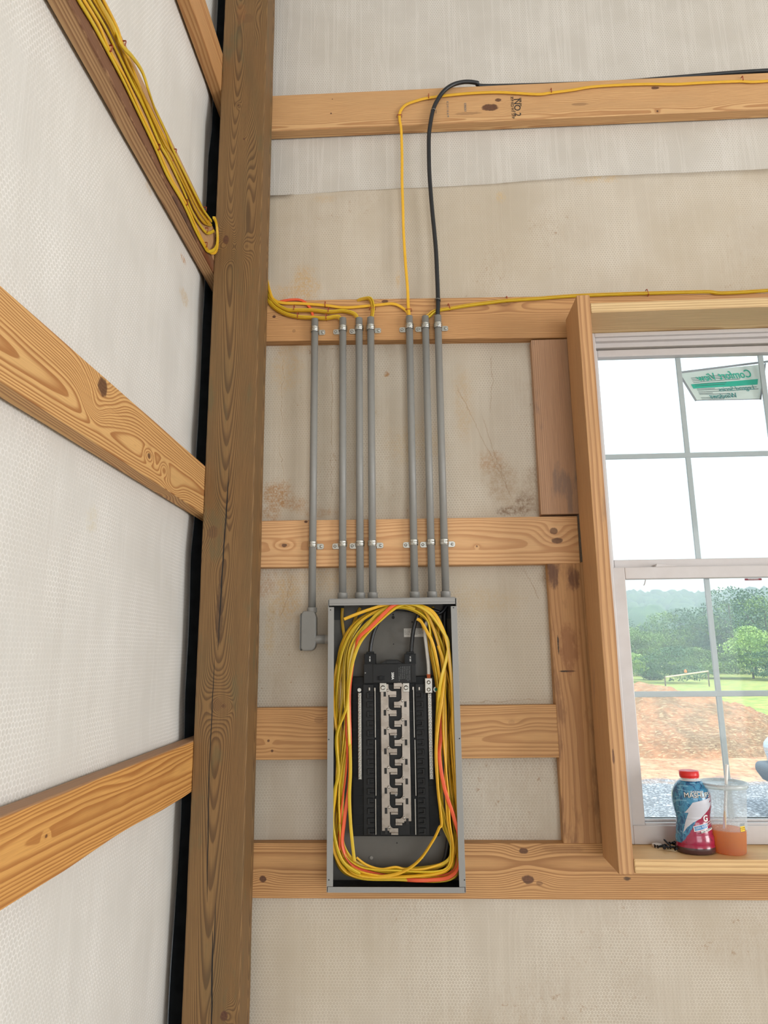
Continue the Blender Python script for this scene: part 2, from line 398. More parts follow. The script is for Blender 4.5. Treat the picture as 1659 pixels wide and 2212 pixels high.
m_dark = plain('dark_recess', (.01, .01, .01, 1), .7)
m_green = plain('green_ground_screw', srgb(24, 110, 84), .35, .6)

# ------------------------------------------------------------------ structure: sheets of faced insulation, floor, roof, far walls
XL = -.643; YB = 2.042
H = 4.9
OPX0, OPX1, OPZ0, OPZ1 = .53, 1.40, EYE-.50, EYE+.945
def grid_wall(name, us, zs, fn, mat, skip=None):
    mb = MB(); nu = len(us); nz = len(zs)
    mb.v = [Vector(fn(u, z)) for z in zs for u in us]
    for j in range(nz-1):
        for i in range(nu-1):
            uc = (us[i]+us[i+1])/2; zc = (zs[j]+zs[j+1])/2
            if skip and skip(uc, zc): continue
            mb.f.append([j*nu+i, j*nu+i+1, (j+1)*nu+i+1, (j+1)*nu+i]); mb.sm.append(True); mb.mi.append(0)
    return mb
def frange(a, b, n): return [a + (b-a)*i/n for i in range(n+1)]
girt_z_back = [(EYE+1.733, EYE+1.873), (EYE+.955, EYE+1.095), (EYE+.252, EYE+.392), (EYE-.289, EYE-.149), (EYE-.642, EYE-.502)]
def quilt(u, z, s):      # soft pillowing of the sheet
    return mnoise.noise(Vector((u*2.3, z*1.7, s)))*.010 + mnoise.noise(Vector((u*7, z*3.1, s+5)))*.0035 + mnoise.noise(Vector((u*26, z*2, s+9)))*.0012
def near(z, zs):
    d = min(abs(z-(a+b)/2) for a, b in zs); return min(1, max(0, (d-.07)/.10))
seam = EYE + 1.53
zlo = frange(0, seam, 150); zhi = frange(seam-.01, H, 120)
xs = frange(-.612, OPX0, 90) + frange(OPX0, OPX1, 36)[1:] + frange(OPX1, 6.0, 80)[1:]
def seam_z(x): return -.022 + .018*(x+.45)
lower = grid_wall('wall_back', xs, zlo, lambda u, z: (u, YB-.002 - near(z, girt_z_back)*(.006+quilt(u, z, 1)) , z + (seam_z(u) if z > seam-.001 else 0)), m_ins_lo,
                  lambda u, z: OPX0 < u < OPX1 and OPZ0+.02 < z < OPZ1-.01)
upper = grid_wall('u', xs, zhi, lambda u, z: (u, YB+.007 - near(z, girt_z_back)*quilt(u, z, 2)*.8, z - (.10 if z < seam else 0)), m_ins_up)
lower.add(upper.v, upper.f, True, 1)
wb = lower.build('wall_back', [m_ins_lo, m_ins_up], loc=(0,0,0)); wb.modifiers.new('s', 'SOLIDIFY').thickness = .006
wb.modifiers['s'].offset = 1 
tag(wb, kind='structure')
girt_z_left = [(EYE+1.80, EYE+1.94), (EYE+1.15, EYE+1.29), (EYE+.395, EYE+.533), (EYE-.353, EYE-.222)]
def left_x(y, z):
    x = XL - near(z, girt_z_left)*(.004 + quilt(y, z, 3)*1.0)
    if y > 1.84: x -= ((y-1.84)/.2)**2*.030          # the sheet tucks away behind the post
    return x
wl_ = grid_wall('wall_left', frange(-8, -.2, 60) + frange(-.2, 2.06, 150)[1:], frange(0, H, 260), lambda u, z: (left_x(u, z), u, z), m_ins_left)
wlo = wl_.build('wall_left', m_ins_left, loc=(0,0,0)); so = wlo.modifiers.new('s', 'SOLIDIFY'); so.thickness = .006; so.offset = -1
tag(wlo, kind='structure')
m_conc = plain('concrete_slab', srgb(168, 162, 152), .8, var=.12, scale=9, bumps=.2)
m_roof = plain('white_roof_lining', srgb(205, 202, 196), .7, var=.04, scale=5)
m_far = plain('far_wall_lining', srgb(200, 195, 186), .7, var=.04, scale=5)
tag(MB().box((-.70, -8, -.15), (6.1, 2.07, 0)).build('floor', m_conc, loc=(0,0,0)), kind='structure')
tag(MB().box((-.70, -8, H), (6.1, 2.07, H+.05)).build('ceiling', m_roof, loc=(0,0,0)), kind='structure')
mb = MB()      # right wall with a side door opening
mb.box((6.0, -8, 0), (6.08, -3.0, H)).box((6.0, -.2, 0), (6.08, 2.07, H)).box((6.0, -3.0, 2.8), (6.08, -.2, H))
tag(mb.build('wall_right', m_far, loc=(0,0,0)), kind='structure')
mb = MB()      # wall behind the viewer with the overhead door opening
mb.box((-.7, -8.08, 0), (1.0, -8, H)).box((5.4, -8.08, 0), (6.08, -8, H)).box((1.0, -8.08, 3.7), (5.4, -8, H))
tag(mb.build('wall_front', m_far, loc=(0,0,0)), kind='structure')

# ------------------------------------------------------------------ lumber
def board(name, label, cat, L, h, t, loc, rot, mat_args, knots=(), Y=None, X=None, group=None, bevel=.0022, cracks=(), marks=(), wane=0):
    """local x = length, local z = height, local -y = face toward the room; loc = world position of the centre of one end"""
    o = None
    mw = Matrix.Translation(Vector(loc)) @ rot.to_matrix().to_4x4(); inv = mw.inverted()
    def loc2(px, py):
        p = P(px, py, Y) if Y is not None else PX(px, py, X)
        q = inv @ p; return q.x, q.z
    kk = []
    for k in knots:
        lx, lz = loc2(k[0], k[1]); kk.append((lx, lz) + tuple(k[2:]))
    cc = []
    for c in cracks:
        a = loc2(c[0], c[1]); d = loc2(c[2], c[3])
        if a[0] > d[0]: a, d = d, a
        cc.append((a[0], a[1], d[0], d[1], c[4]))
    mm = [loc2(m[0], m[1]) + tuple(m[2:]) for m in marks]
    mat = wood('wood_' + name + '_%02d' % WOODN[0], knots=kk, cracks=cc, marks=mm, **mat_args)
    n = max(2, int(L/.02)); mb = MB(); ring = []
    sd = WOODN[0]
    for i in range(n+1):
        x = L*i/n
        e = [mnoise.noise(Vector((x*6, sd, q)))*.0009 for q in range(4)]
        w = wane*max(0, mnoise.noise(Vector((x*2.2, sd, 9)))) if wane else 0
        ring += [(x, -t/2, -h/2+e[0]+w), (x, t/2, -h/2+e[1]), (x, t/2, h/2+e[2]), (x, -t/2, h/2+e[3])]
    fs = [(i*4+k, i*4+(k+1) % 4, (i+1)*4+(k+1) % 4, (i+1)*4+k) for i in range(n) for k in range(4)]
    mb.add(ring, [f[::-1] for f in fs]); mb.add(ring[:4], [(0,1,2,3)]); mb.add(ring[-4:], [(3,2,1,0)])
    bm_me = mb.build(name, mat, loc=loc, local=True)
    me = bm_me.data; bm = bmesh.new(); bm.from_mesh(me); bmesh.ops.remove_doubles(bm, verts=bm.verts, dist=1e-6); bmesh.ops.recalc_face_normals(bm, faces=bm.faces); bm.to_mesh(me); bm.free()
    bm_me.rotation_euler = rot
    b = bm_me.modifiers.new('bevel', 'BEVEL'); b.width = bevel; b.segments = 2; b.limit_method = 'ANGLE'; b.angle_limit = math.radians(50)
    tag(bm_me, label, cat, group); return bm_me
from mathutils import Euler
def E3(x=0, y=0, z=0): return Euler((x, y, z))
def girt_back(label, z0, x0, x1, dz=0, h=.14, args=None, knots=(), marks=(), cat='board'):
    L = x1-x0; a = math.atan2(dz, L)
    return board('wooden_girt', label, cat, L, h, .038, (x0, 2.019, EYE+z0+h/2), E3(0, -a, 0), args, knots, Y=2.0, marks=marks)
base = dict(early=PINE_E, late=PINE_L)
G = {}
G[1] = girt_back('pale pine girt high on the back wall with grade stamp and long dark knot', 1.733, -.596, 5.9, .0, args=dict(base, z0=-.055, y0=.012, dens=230, strength=.6, amp=.014),
   knots=[(1058, 232, .030, .014, .010, .95), (1076, 216, .011, .007, .004, .9), (1415, 190, .014, .006, .004, .9), (1010, 245, .05, .006, .004, .35), (715, 245, .003, .003, .0, 1), (1252, 225, .03, .006, .003, .4), (718, 214, .002, .002, 0, 1), (1420, 240, .004, .004, .003, 1)])
G[2] = girt_back('pine girt carrying the upper row of conduit straps, tucked behind the window header', 0.972, -.596, 1.62, -.044, args=dict(base, early=PINE2_E, late=srgb(150, 96, 56), z0=.035, y0=.02, dens=190, strength=.55, amp=.02),
   knots=[(592, 684, .006, .005, .004, 1), (832, 651, .012, .006, .004, .9), (1090, 655, .02, .012, .008, .3), (635, 715, .006, .006, .0, .35)])
G[3] = girt_back('pine girt carrying the lower row of conduit straps, two dark knots at its right end', .252, -.596, .478, -.005, args=dict(base, early=srgb(222, 176, 126), late=srgb(180, 124, 76), z0=-.01, y0=.035, dens=120, strength=.6, amp=.022),
   knots=[(661, 1127, .006, .004, .004, 1), (614, 1178, .010, .006, .014, .9), (1196, 1147, .012, .010, .014, .75), (1204, 1168, .018, .009, .010, .85), (1030, 1180, .003, .003, .004, .8)], marks=[(860, 1200, .12, .02, srgb(186, 132, 84), .3)])
G[4] = girt_back('short pine girt crossing behind the middle of the breaker panel', -.289, -.596, .385, .003, args=dict(base, early=PINE2_E, late=srgb(158, 106, 60), z0=-.02, y0=.03, dens=120, strength=.6, amp=.02),
   knots=[(690, 1555, .015, .01, .012, .25), (580, 1600, .004, .004, .002, .9), (588, 1622, .004, .004, .002, .9), (1105, 1560, .01, .006, .01, .15)])
G[5] = girt_back('lowest pine girt behind the panel bottom, running on under the window sill', -.642, -.596, 5.9, -.0, h=.138, args=dict(base, early=PINE2_E, late=srgb(146, 96, 52), z0=.02, y0=.03, dens=170, strength=.7, amp=.016),
   knots=[(568, 1899, .010, .009, .006, .95), (1131, 1838, .013, .008, .008, .9), (1140, 1900, .016, .012, .010, .9), (1166, 1908, .01, .006, .004, .5)], marks=[(1355, 1898, .012, .006, (.03,.02,.015,1), .8), (1215, 1835, .06, .012, srgb(150,104,62), .5)])
# vertical fillers beside the window jamb
board('window_stud', 'flat blue-grey stained pine stud between the two strap girts', 'board', .553, .112, .036, (.430, 2.020, EYE+.394), E3(0, -math.pi/2, 0),
      dict(early=srgb(192, 152, 118), late=srgb(146, 104, 80), z0=.07, y0=.02, dens=210, strength=.5, amp=.006, dirt=(srgb(120, 104, 96), .58, .6)), Y=2.0)
board('window_stud', 'flat pine stud below the lower strap girt, brown stain and black scratches', 'board', .76, .106, .036, (.436, 2.020, EYE-.508), E3(0, -math.pi/2, 0),
      dict(early=srgb(196, 148, 98), late=srgb(152, 102, 60), z0=0, y0=.02, dens=90, strength=.5, amp=.03, dirt=(srgb(126, 84, 52), .52, .6)), Y=2.0,
      marks=[(1206, 1390, .03, .003, (.015, .012, .01, 1), .95), (1225, 1450, .003, .03, (.015, .012, .01, 1), .95), (1195, 1240, .05, .02, srgb(92, 58, 42), .8), (1240, 1250, .04, .02, srgb(92, 58, 42), .7), (1230, 1400, .08, .03, srgb(140, 88, 52), .6)])
# window buck: jamb, header, sill (2x6 on edge, standing proud of the girts)
board('window_jamb', 'upright pine jamb standing on edge along the left side of the window', 'board', 1.535, .037, .150, (.4985, 1.910, EYE-.533), E3(0, -math.pi/2, 0),
      dict(early=srgb(205, 158, 108), late=srgb(156, 106, 66), z0=.05, y0=.10, dens=220, strength=.6, amp=.006, dirt=(srgb(140, 112, 92), .60, .4)), Y=1.835,
      knots=[(1325, 1635, .02, .003, .0, .8), (1330, 1840, .02, .003, .0, .8)])
board('window_header', 'pine header board across the top of the window opening', 'board', .855, .030, .150, (.5175, 1.910, EYE+.961), E3(),
      dict(early=srgb(226, 196, 146), late=srgb(176, 132, 86), z0=.06, y0=.05, dens=220, strength=.5, amp=.008), Y=1.835)
board('window_sill', 'pine sill board under the window holding the bottle, cup and screws', 'board', .855, .032, .150, (.5175, 1.908, EYE-.514), E3(),
      dict(early=srgb(226, 190, 136), late=srgb(170, 122, 72), z0=.05, y0=.11, dens=230, strength=.5, amp=.006), Y=1.835, bevel=.003)
board('window_jamb', 'upright pine jamb at the far right side of the window', 'board', 1.535, .037, .150, (1.3925, 1.910, EYE-.533), E3(0, -math.pi/2, 0),
      dict(early=srgb(205, 158, 108), late=srgb(156, 106, 66), z0=.05, y0=.10, dens=220, strength=.6, amp=.006), Y=1.835)
# left wall girts: face at x = -.598
def girt_left(label, z0, h=.14, args=None, knots=(), marks=(), tilt=0, wane=0):
    L = 7.6
    return board('wooden_girt', label, 'board', L, h, .038, (-.617, 2.005-L, EYE+z0+h/2), E3(0, tilt, math.pi/2), args, knots, X=-.598, marks=marks, wane=wane)
girt_left('pine girt at the very top of the left wall, meeting the post near the ceiling', 1.80, args=dict(base, early=PINE2_E, z0=.02, y0=.03, dens=160, strength=.6, amp=.012), knots=[(468, 60, .02, .012, .01, .7)])
girt_left('pine girt on the left wall with the bundle of yellow cables stapled along it', 1.148, args=dict(base, early=srgb(206, 166, 120), late=srgb(146, 100, 64), z0=-.10, y0=.02, dens=130, strength=.7, amp=.008),
   marks=[(300, 270, 3.0, .030, srgb(112, 72, 50), .9), (400, 480, .12, .03, (.05, .025, .02, 1), .7), (450, 570, .07, .03, srgb(110, 58, 28), .8)])
girt_left('wide-grained pine girt on the left wall with a broken bark knot on its top edge', .394, args=dict(early=srgb(226, 180, 118), late=srgb(166, 104, 52), z0=-.014, y0=.030, dens=150, strength=.8, amp=.013, taper=.016),
   knots=[(222, 836, .022, .020, .030, .9), (207, 878, .012, .010, .022, .0), (322, 985, .010, .007, .014, .8), (355, 1015, .010, .008, .014, .0), (375, 1060, .02, .012, -.012, .0), (230, 880, .03, .02, .01, 0)])
girt_left('lowest girt on the left wall, orange pine with dusty brown top edge', -.353, h=.131, args=dict(top=(.0625, srgb(158, 122, 94)), early=srgb(220, 164, 92), late=srgb(168, 104, 46), z0=.004, y0=.035, dens=120, strength=.75, amp=.016, taper=-.008),
   knots=[(100, 1806, .004, .003, .004, .8), (290, 1680, .05, .006, .008, .0)], wane=.02)
# corner post, pressure treated 6x6
POST_Y0, POST_Y1 = 1.887, 1.9985
post = board('corner_post', 'tall pressure-treated timber corner post, brown-green, split down its face', 'post', H-.002, .145, POST_Y1-POST_Y0, (-.5255, (POST_Y0+POST_Y1)/2, .001), E3(0, -math.pi/2, 0),
   dict(early=srgb(138, 104, 62), late=srgb(76, 50, 26), z0=.012, y0=.030, dens=400, strength=.62, amp=.0036, taper=-.020, tint=srgb(104, 88, 56), dirt=(srgb(98, 90, 60), .55, .5), rough=.7), Y=POST_Y0, bevel=.004,
   knots=[(488, 518, .016, .010, .016, .9), (468, 1522, .018, .016, .015, .25), (483, 1525, .006, .008, .012, .4), (484, 2195, .012, .010, .02, .95), (515, 228, .004, .003, .004, .9), (527, 300, .004, .003, .003, .9), (550, 22, .05, .01, .012, .0), (535, 40, .02, .02, .004, .25), (530, 430, .09, .012, .02, .0), (460, 1150, .02, .016, .014, .4), (500, 535, .01, .03, .01, 0)],
   cracks=[(492, 1040, 470, 1405, .0018), (463, 1420, 450, 1700, .0012), (452, 1640, 447, 1950, .0014), (466, 1950, 462, 2062, .0011), (460, 2010, 457, 2240, .0020), (496, 980, 488, 1150, .0008)],
   marks=[(474, 1320, .11, .012, srgb(64, 44, 30), .6), (520, 30, .05, .02, srgb(150, 96, 50), .35)])

# grade stamp on the top girt
def place_on(px, py, Y, ang, s=1.0):
    o = P(px, py, Y); ca, sa = math.cos(ang), math.sin(ang)
    return lambda x, y, z: (o.x + x*ca - y*sa, o.y - z, o.z + x*sa + y*ca)
for body, sz, px, py in (('NO.2', .030, 1117, 232), ('359 KD HT SYP', .013, 1107, 232), ('SPIB SM', .010, 1124, 220)):
    text_mesh(body, sz, 'grade_stamp', m_ink, G[1], place_on(px, py, 1.9992, -math.pi/2), extrude=.0002)
for body, px, py in (('0306261', 1005, 232), ('K S H 1 H A M', 967, 236)):
    text_mesh(body, .010, 'grade_stamp', m_ink_grey, G[1], place_on(px, py, 1.9992, -math.pi/2), extrude=.0002)
# steel corner behind the insulation, coloured near black to paint the slot's shade
m_corner_shade = plain('shade_black_siding', (.003,.003,.003,1), .9, var=.1)
mb = MB(); mb.box((-.76, 1.2, 0), (-.745, 2.12, H)).box((-.745, 2.105, 0), (-.3, 2.12, H))
tag(mb.build('trim_1', m_corner_shade, loc=(0,0,0)), kind='structure')

# ------------------------------------------------------------------ window
win = empty('window_1', (.946, 2.0, EYE-.498), kind='structure')
WZ0, WZ1, WX0, WX1 = EYE-.4975, EYE+.9445, .519, 1.3725
def ringbox(mb, x0, x1, z0, z1, wl_, wr, wt, wbm, ya, yb):
    mb.box((x0, ya, z0), (x0+wl_, yb, z1)); mb.box((x1-wr, ya, z0), (x1, yb, z1))
    mb.box((x0+wl_, ya, z1-wt), (x1-wr, yb, z1)); mb.box((x0+wl_, ya, z0), (x1-wr, yb, z0+wbm)); return mb
mb = MB()
ringbox(mb, WX0, WX1, WZ0, WZ1, .040, .040, .012, .046, 1.964, 2.060)
ringbox(mb, WX0+.004, WX1-.004, WZ0+.004, WZ1-.004, .040, .040, .018, .042, 1.974, 2.064)
ringbox(mb, WX0+.008, WX1-.008, WZ0+.008, WZ1-.008, .038, .038, .028, .036, 1.990, 2.068)
mb.build('frame', m_white, win, bevel=.0015)
GU = 2.012; GL = 1.988
ug_l = .573; ug_r = .573+3*.2487; ug_t = EYE+.8815; ug_b = P(1323, 1211, GU).z
lg_l = P(1367, 1500, GL).x; lg_r = ug_l+ug_r-lg_l; lg_t = P(1500, 1250, GL).z; lg_b = P(1500, 1774, GL).z
mb = MB(); mb.box((ug_l-.022, 1.998, ug_b-.045), (ug_l, 2.026, ug_t+.022)).box((ug_r, 1.998, ug_b-.045), (ug_r+.022, 2.026, ug_t+.022))
mb.box((ug_l, 1.998, ug_t), (ug_r, 2.026, ug_t+.022)).box((ug_l, 1.998, ug_b-.045), (ug_r, 2.026, ug_b))
usash = mb.build('upper_sash', m_white, win, bevel=.002)
mb = MB(); lt = P(1500, 1223, 1.970).z
mb.box((WX0+.030, 1.970, lg_b-.016), (lg_l, 1.997, lt)).box((lg_r, 1.970, lg_b-.016), (WX1-.030, 1.997, lt))
mb.box((lg_l, 1.970, lg_t), (lg_r, 1.997, lt)).box((lg_l, 1.970, lg_b-.016), (lg_r, 1.997, lg_b))
mb.box((lg_l, 1.985, lg_b), (lg_r, 1.996, lg_b+.006))
lsash = mb.build('lower_sash', m_white, win, bevel=.002)
def glass_mat(name, dust, speck):
    b = NB(name); co = b.coord(); t = b.t; b.t.nodes.remove(b.b)
    tr = b.n('ShaderNodeBsdfTransparent'); tr.inputs[0].default_value = (.95, .97, .965, 1)
    gl = b.n('ShaderNodeBsdfGlossy'); gl.inputs['Roughness'].default_value = .03
    tl = b.n('ShaderNodeBsdfTranslucent'); tl.inputs[0].default_value = (.9, .94, .95, 1)
    m1 = b.n('ShaderNodeMixShader'); m1.inputs[0].default_value = .010; t.links.new(tr.outputs[0], m1.inputs[1]); t.links.new(gl.outputs[0], m1.inputs[2])
    sp = b.voro(co, 330); n2 = b.noise(co, 9, 3)
    f = b.add(dust, b.mul(b.sstep(sp, .10, .20, speck, 0), b.sstep(n2, .35, .65, .2, 1)))
    f = b.add(f, b.sstep(b.noise(co, 4, 4), .5, .8, 0, dust*.8))
    m2 = b.n('ShaderNodeMixShader'); t.links.new(f, m2.inputs[0]); t.links.new(m1.outputs[0], m2.inputs[1]); t.links.new(tl.outputs[0], m2.inputs[2])
    t.links.new(m2.outputs[0], b.out.inputs[0]); return b.m
m_glass_u = glass_mat('clear_window_glass', .004, .01); m_glass_l = glass_mat('dusty_window_glass', .034, .16)
MB().box((ug_l-.01, GU, ug_b-.01), (ug_r+.01, GU+.003, ug_t+.01)).build('glass_pane', m_glass_u, usash)
MB().box((lg_l-.01, GL, lg_b-.01), (lg_r+.01, GL+.003, lg_t+.01)).build('glass_pane', m_glass_l, lsash)
def muntins(sash, l, r, b, t, zc, Y, w=.0155):
    y0, y1 = Y+.006, Y+.012
    for k in (1, 2):
        x = l+(r-l)*k/3; MB().box((x-w/2, y0, b), (x+w/2, y1, t)).build('muntin', m_grid, sash, bevel=.0015)
    MB().box((l, y0-.0005, zc-w/2), (r, y1-.0005, zc+w/2)).build('muntin', m_grid, sash, bevel=.0015)
muntins(usash, ug_l, ug_r, ug_b, ug_t, P(1400, 985, GU+.006).z, GU)
muntins(lsash, lg_l, lg_r, lg_b, lg_t, P(1500, 1499, GL+.006).z, GL)
# latch, tilt pin, red warning label
lx = P(1437, 1218, 1.975).x; lz = lt
mb = MB(); mb.prism([(lx-.028, lz), (lx+.030, lz), (lx+.028, lz+.004), (lx+.012, lz+.0045), (lx-.004, lz+.009), (lx-.024, lz+.009)], 1.974, 1.992)
mb.build('sash_lock', m_white, win, bevel=.001)
x0 = P(1392, 1260, 1.984).x; mb = MB(); mb.tube([(x0+.004, 1.984, lg_t-.002), (x0, 1.980, lg_t-.012), (x0-.003, 1.982, lg_t-.018)], .0016)
mb.build('tilt_pin', m_white, win)
wa = P(1609, 1254, GL-.001); wbx = P(1645, 1249, GL-.001)
m_redlab = plain('red_label', srgb(128, 34, 44), .5)
lab = MB().box((wa.x, GL-.0012, wa.z), (wbx.x, GL-.0004, wbx.z)).build('warning_label', m_redlab, win)
text_mesh('WARNING', .006, 'warning_text', m_white_ink, lab, lambda x, y, z: ((wa.x+wbx.x)/2+x, GL-.0014-z, (wa.z+wbx.z)/2+.0005+y))
# installer's sheet stuck outside on the upper glass, read from behind
Q = [(1468, 806), (1653, 786), (1643, 862), (1503, 865)]     # TL TR BR BL
def quad(s_, t_, dy=0):
    a = [Q[0][i]*(1-s_) + Q[1][i]*s_ for i in (0, 1)]; c = [Q[3][i]*(1-s_) + Q[2][i]*s_ for i in (0, 1)]
    return P(a[0]*(1-t_)+c[0]*t_, a[1]*(1-t_)+c[1]*t_, GU+.022+.016*(1-t_)+dy)
b = NB('translucent_sheet'); co = b.coord(); b.t.nodes.remove(b.b)
df = b.n('ShaderNodeBsdfDiffuse'); tl = b.n('ShaderNodeBsdfTranslucent'); mx = b.n('ShaderNodeMixShader')
cc = b.mix(b.noise(co, 20, 3), srgb(224, 232, 228), srgb(240, 243, 240)); b.t.links.new(cc, df.inputs[0]); b.t.links.new(cc, tl.inputs[0]); mx.inputs[0].default_value = .34
b.t.links.new(df.outputs[0], mx.inputs[1]); b.t.links.new(tl.outputs[0], mx.inputs[2]); b.t.links.new(mx.outputs[0], b.out.inputs[0]); m_sheet = b.m
def inkmat(name, col):
    b = NB(name); b.t.nodes.remove(b.b); df = b.n('ShaderNodeBsdfDiffuse'); tl = b.n('ShaderNodeBsdfTranslucent'); mx = b.n('ShaderNodeMixShader'); mx.inputs[0].default_value = .10
    n = b.noise(b.coord(), 90, 2); c = b.mix(n, col, tuple(v*.9 for v in col[:3])+(1,))
    for q in (df, tl): b.t.links.new(c, q.inputs[0])
    b.t.links.new(df.outputs[0], mx.inputs[1]); b.t.links.new(tl.outputs[0], mx.inputs[2]); b.t.links.new(mx.outputs[0], b.out.inputs[0]); return b.m
m_teal = inkmat('teal_print', srgb(70, 196, 172)); m_teal2 = inkmat('deep_teal_print', srgb(60, 150, 150)); m_pblack = inkmat('grey_print', srgb(92, 104, 104))
m_rim = plain('grey_film_edge', srgb(150, 152, 158), .5)
sh = empty('sticker', quad(.5, 1), 'crumpled white and teal maker sheet stuck outside the upper window pane, lettering reversed', 'sticker')
mb = MB(); n = 16; vs = []; 
for dy in (0, .0006):
    for j in range(n+1):
        for i in range(n+1):
            s_, t_ = i/n, j/n; q = quad(s_, t_, dy); q.y += .0012*math.sin(9*s_+5*t_); vs.append(q)
fs = []; K = (n+1)*(n+1)
for j in range(n):
    for i in range(n):
        a = j*(n+1)+i; fs.append((a, a+n+1, a+n+2, a+1)); fs.append((a+K, a+1+K, a+n+2+K, a+n+1+K))
mb.add(vs, fs, True); mb.build('sheet', m_sheet, sh)
mb = MB()
for a, c in (((-.03,-.02),(1.04,-.06)), ((-.01,0),(.0,1.02)), ((1.0,-.02),(1.0,1.02)), ((0,1),(1,1))):
    w = .0032 if a[1] < 1 else .0012
    if a == (1.0,-.02): w = .0022
    mb.sweep([quad(a[0]+(c[0]-a[0])*k/8, a[1]+(c[1]-a[1])*k/8, -.0012) for k in range(9)], [(-w, -.0004), (w, -.0004), (w, .0006), (-w, .0006)], hint=(0,-1,0), smooth=False)
mb.build('film_edge', m_rim, sh)
def qrect(s0, t0, s1, t1, mat, name, dy=-.0009):
    vs = []; nn = 10
    for k in range(nn+1):
        s_ = s0+(s1-s0)*k/nn
        for t_ in (t0, t1):
            q = quad(s_, t_, dy); q.y += .0012*math.sin(9*s_+5*t_); vs.append(q)
    mb = MB(); mb.add(vs, [(2*k, 2*k+1, 2*k+3, 2*k+2) for k in range(nn)], True)
    return mb.build(name, mat, sh)
qrect(.06, .42, .93, .58, m_teal, 'teal_band')
def place_q(s0, t0, sw, th):          # mirrored lettering
    def f(x, y, z):
        s_ = s0 - x*sw; t_ = t0 - y*th; q = quad(s_, t_, -.0012-z); q.y += .0012*math.sin(9*s_+5*t_); return q
    return f
text_mesh('Comfort View', 1.0, 'heading', m_teal, sh, place_q(.86, .24, .115, .34), shear=.5, align='LEFT', bold=.012)
text_mesh('Legend Series', 1.0, 'heading', m_teal2, sh, place_q(.90, .66, .088, .19), shear=.5, align='LEFT')
text_mesh('Windows', 1.0, 'heading', m_teal2, sh, place_q(.66, .87, .105, .22), shear=.5, align='LEFT')
for k, (t_, s1) in enumerate([(.20,.62),(.25,.56),(.30,.62),(.36,.70),(.43,.52),(.49,.50),(.60,.35),(.64,.92),(.70,.95),(.75,.30),(.79,.55),(.90,.62),(.95,.45)]):
    qrect(.10, t_, s1, t_+.014, m_pblack, 'small_print', -.0014)
qrect(.955, .20, .985, .215, m_pblack, 'small_print', -.0014); qrect(.955, .24, .985, .25, m_pblack, 'small_print', -.0014)

# ------------------------------------------------------------------ conduits with straps
CX = [(-.299, 1.0), (-.2105, 1.0), (-.1595, 1.0), (-.123, 1.0), (-.002, 1.0), (.048, 1.0), (.087, 1.0)]
CTOP = [1.032, 1.032, 1.030, 1.031, 1.031, 1.029, 1.030]
CR = .0110; CY = 2.0 - CR - .0016
SIDE = [1, -1, -1, 1, -1, -1, 1]
cname = ['leftmost grey conduit, running down past the panel to the elbow body', 'second grey conduit from the left, with two cables curving into its top', 'third grey conduit from the left, close beside the fourth',
         'fourth grey conduit from the left, a cable loop dropping into its top', 'fifth grey conduit from the left, right of the wide gap', 'sixth grey conduit from the left, cables entering from the right', 'rightmost grey conduit, with the black cable entering its top']
snames = ['leftmost conduit', 'second conduit from the left', 'third conduit from the left', 'fourth conduit from the left', 'fifth conduit from the left', 'sixth conduit from the left', 'rightmost conduit']
def pipe(mb, x, y, z0, z1, r, ri):
    mb.lathe((x, y, 0), [(ri, z1-.03), (ri, z1), (r, z1), (r, z0), (ri, z0)], 28, caps=False)
    return mb
m_hole = m_dark
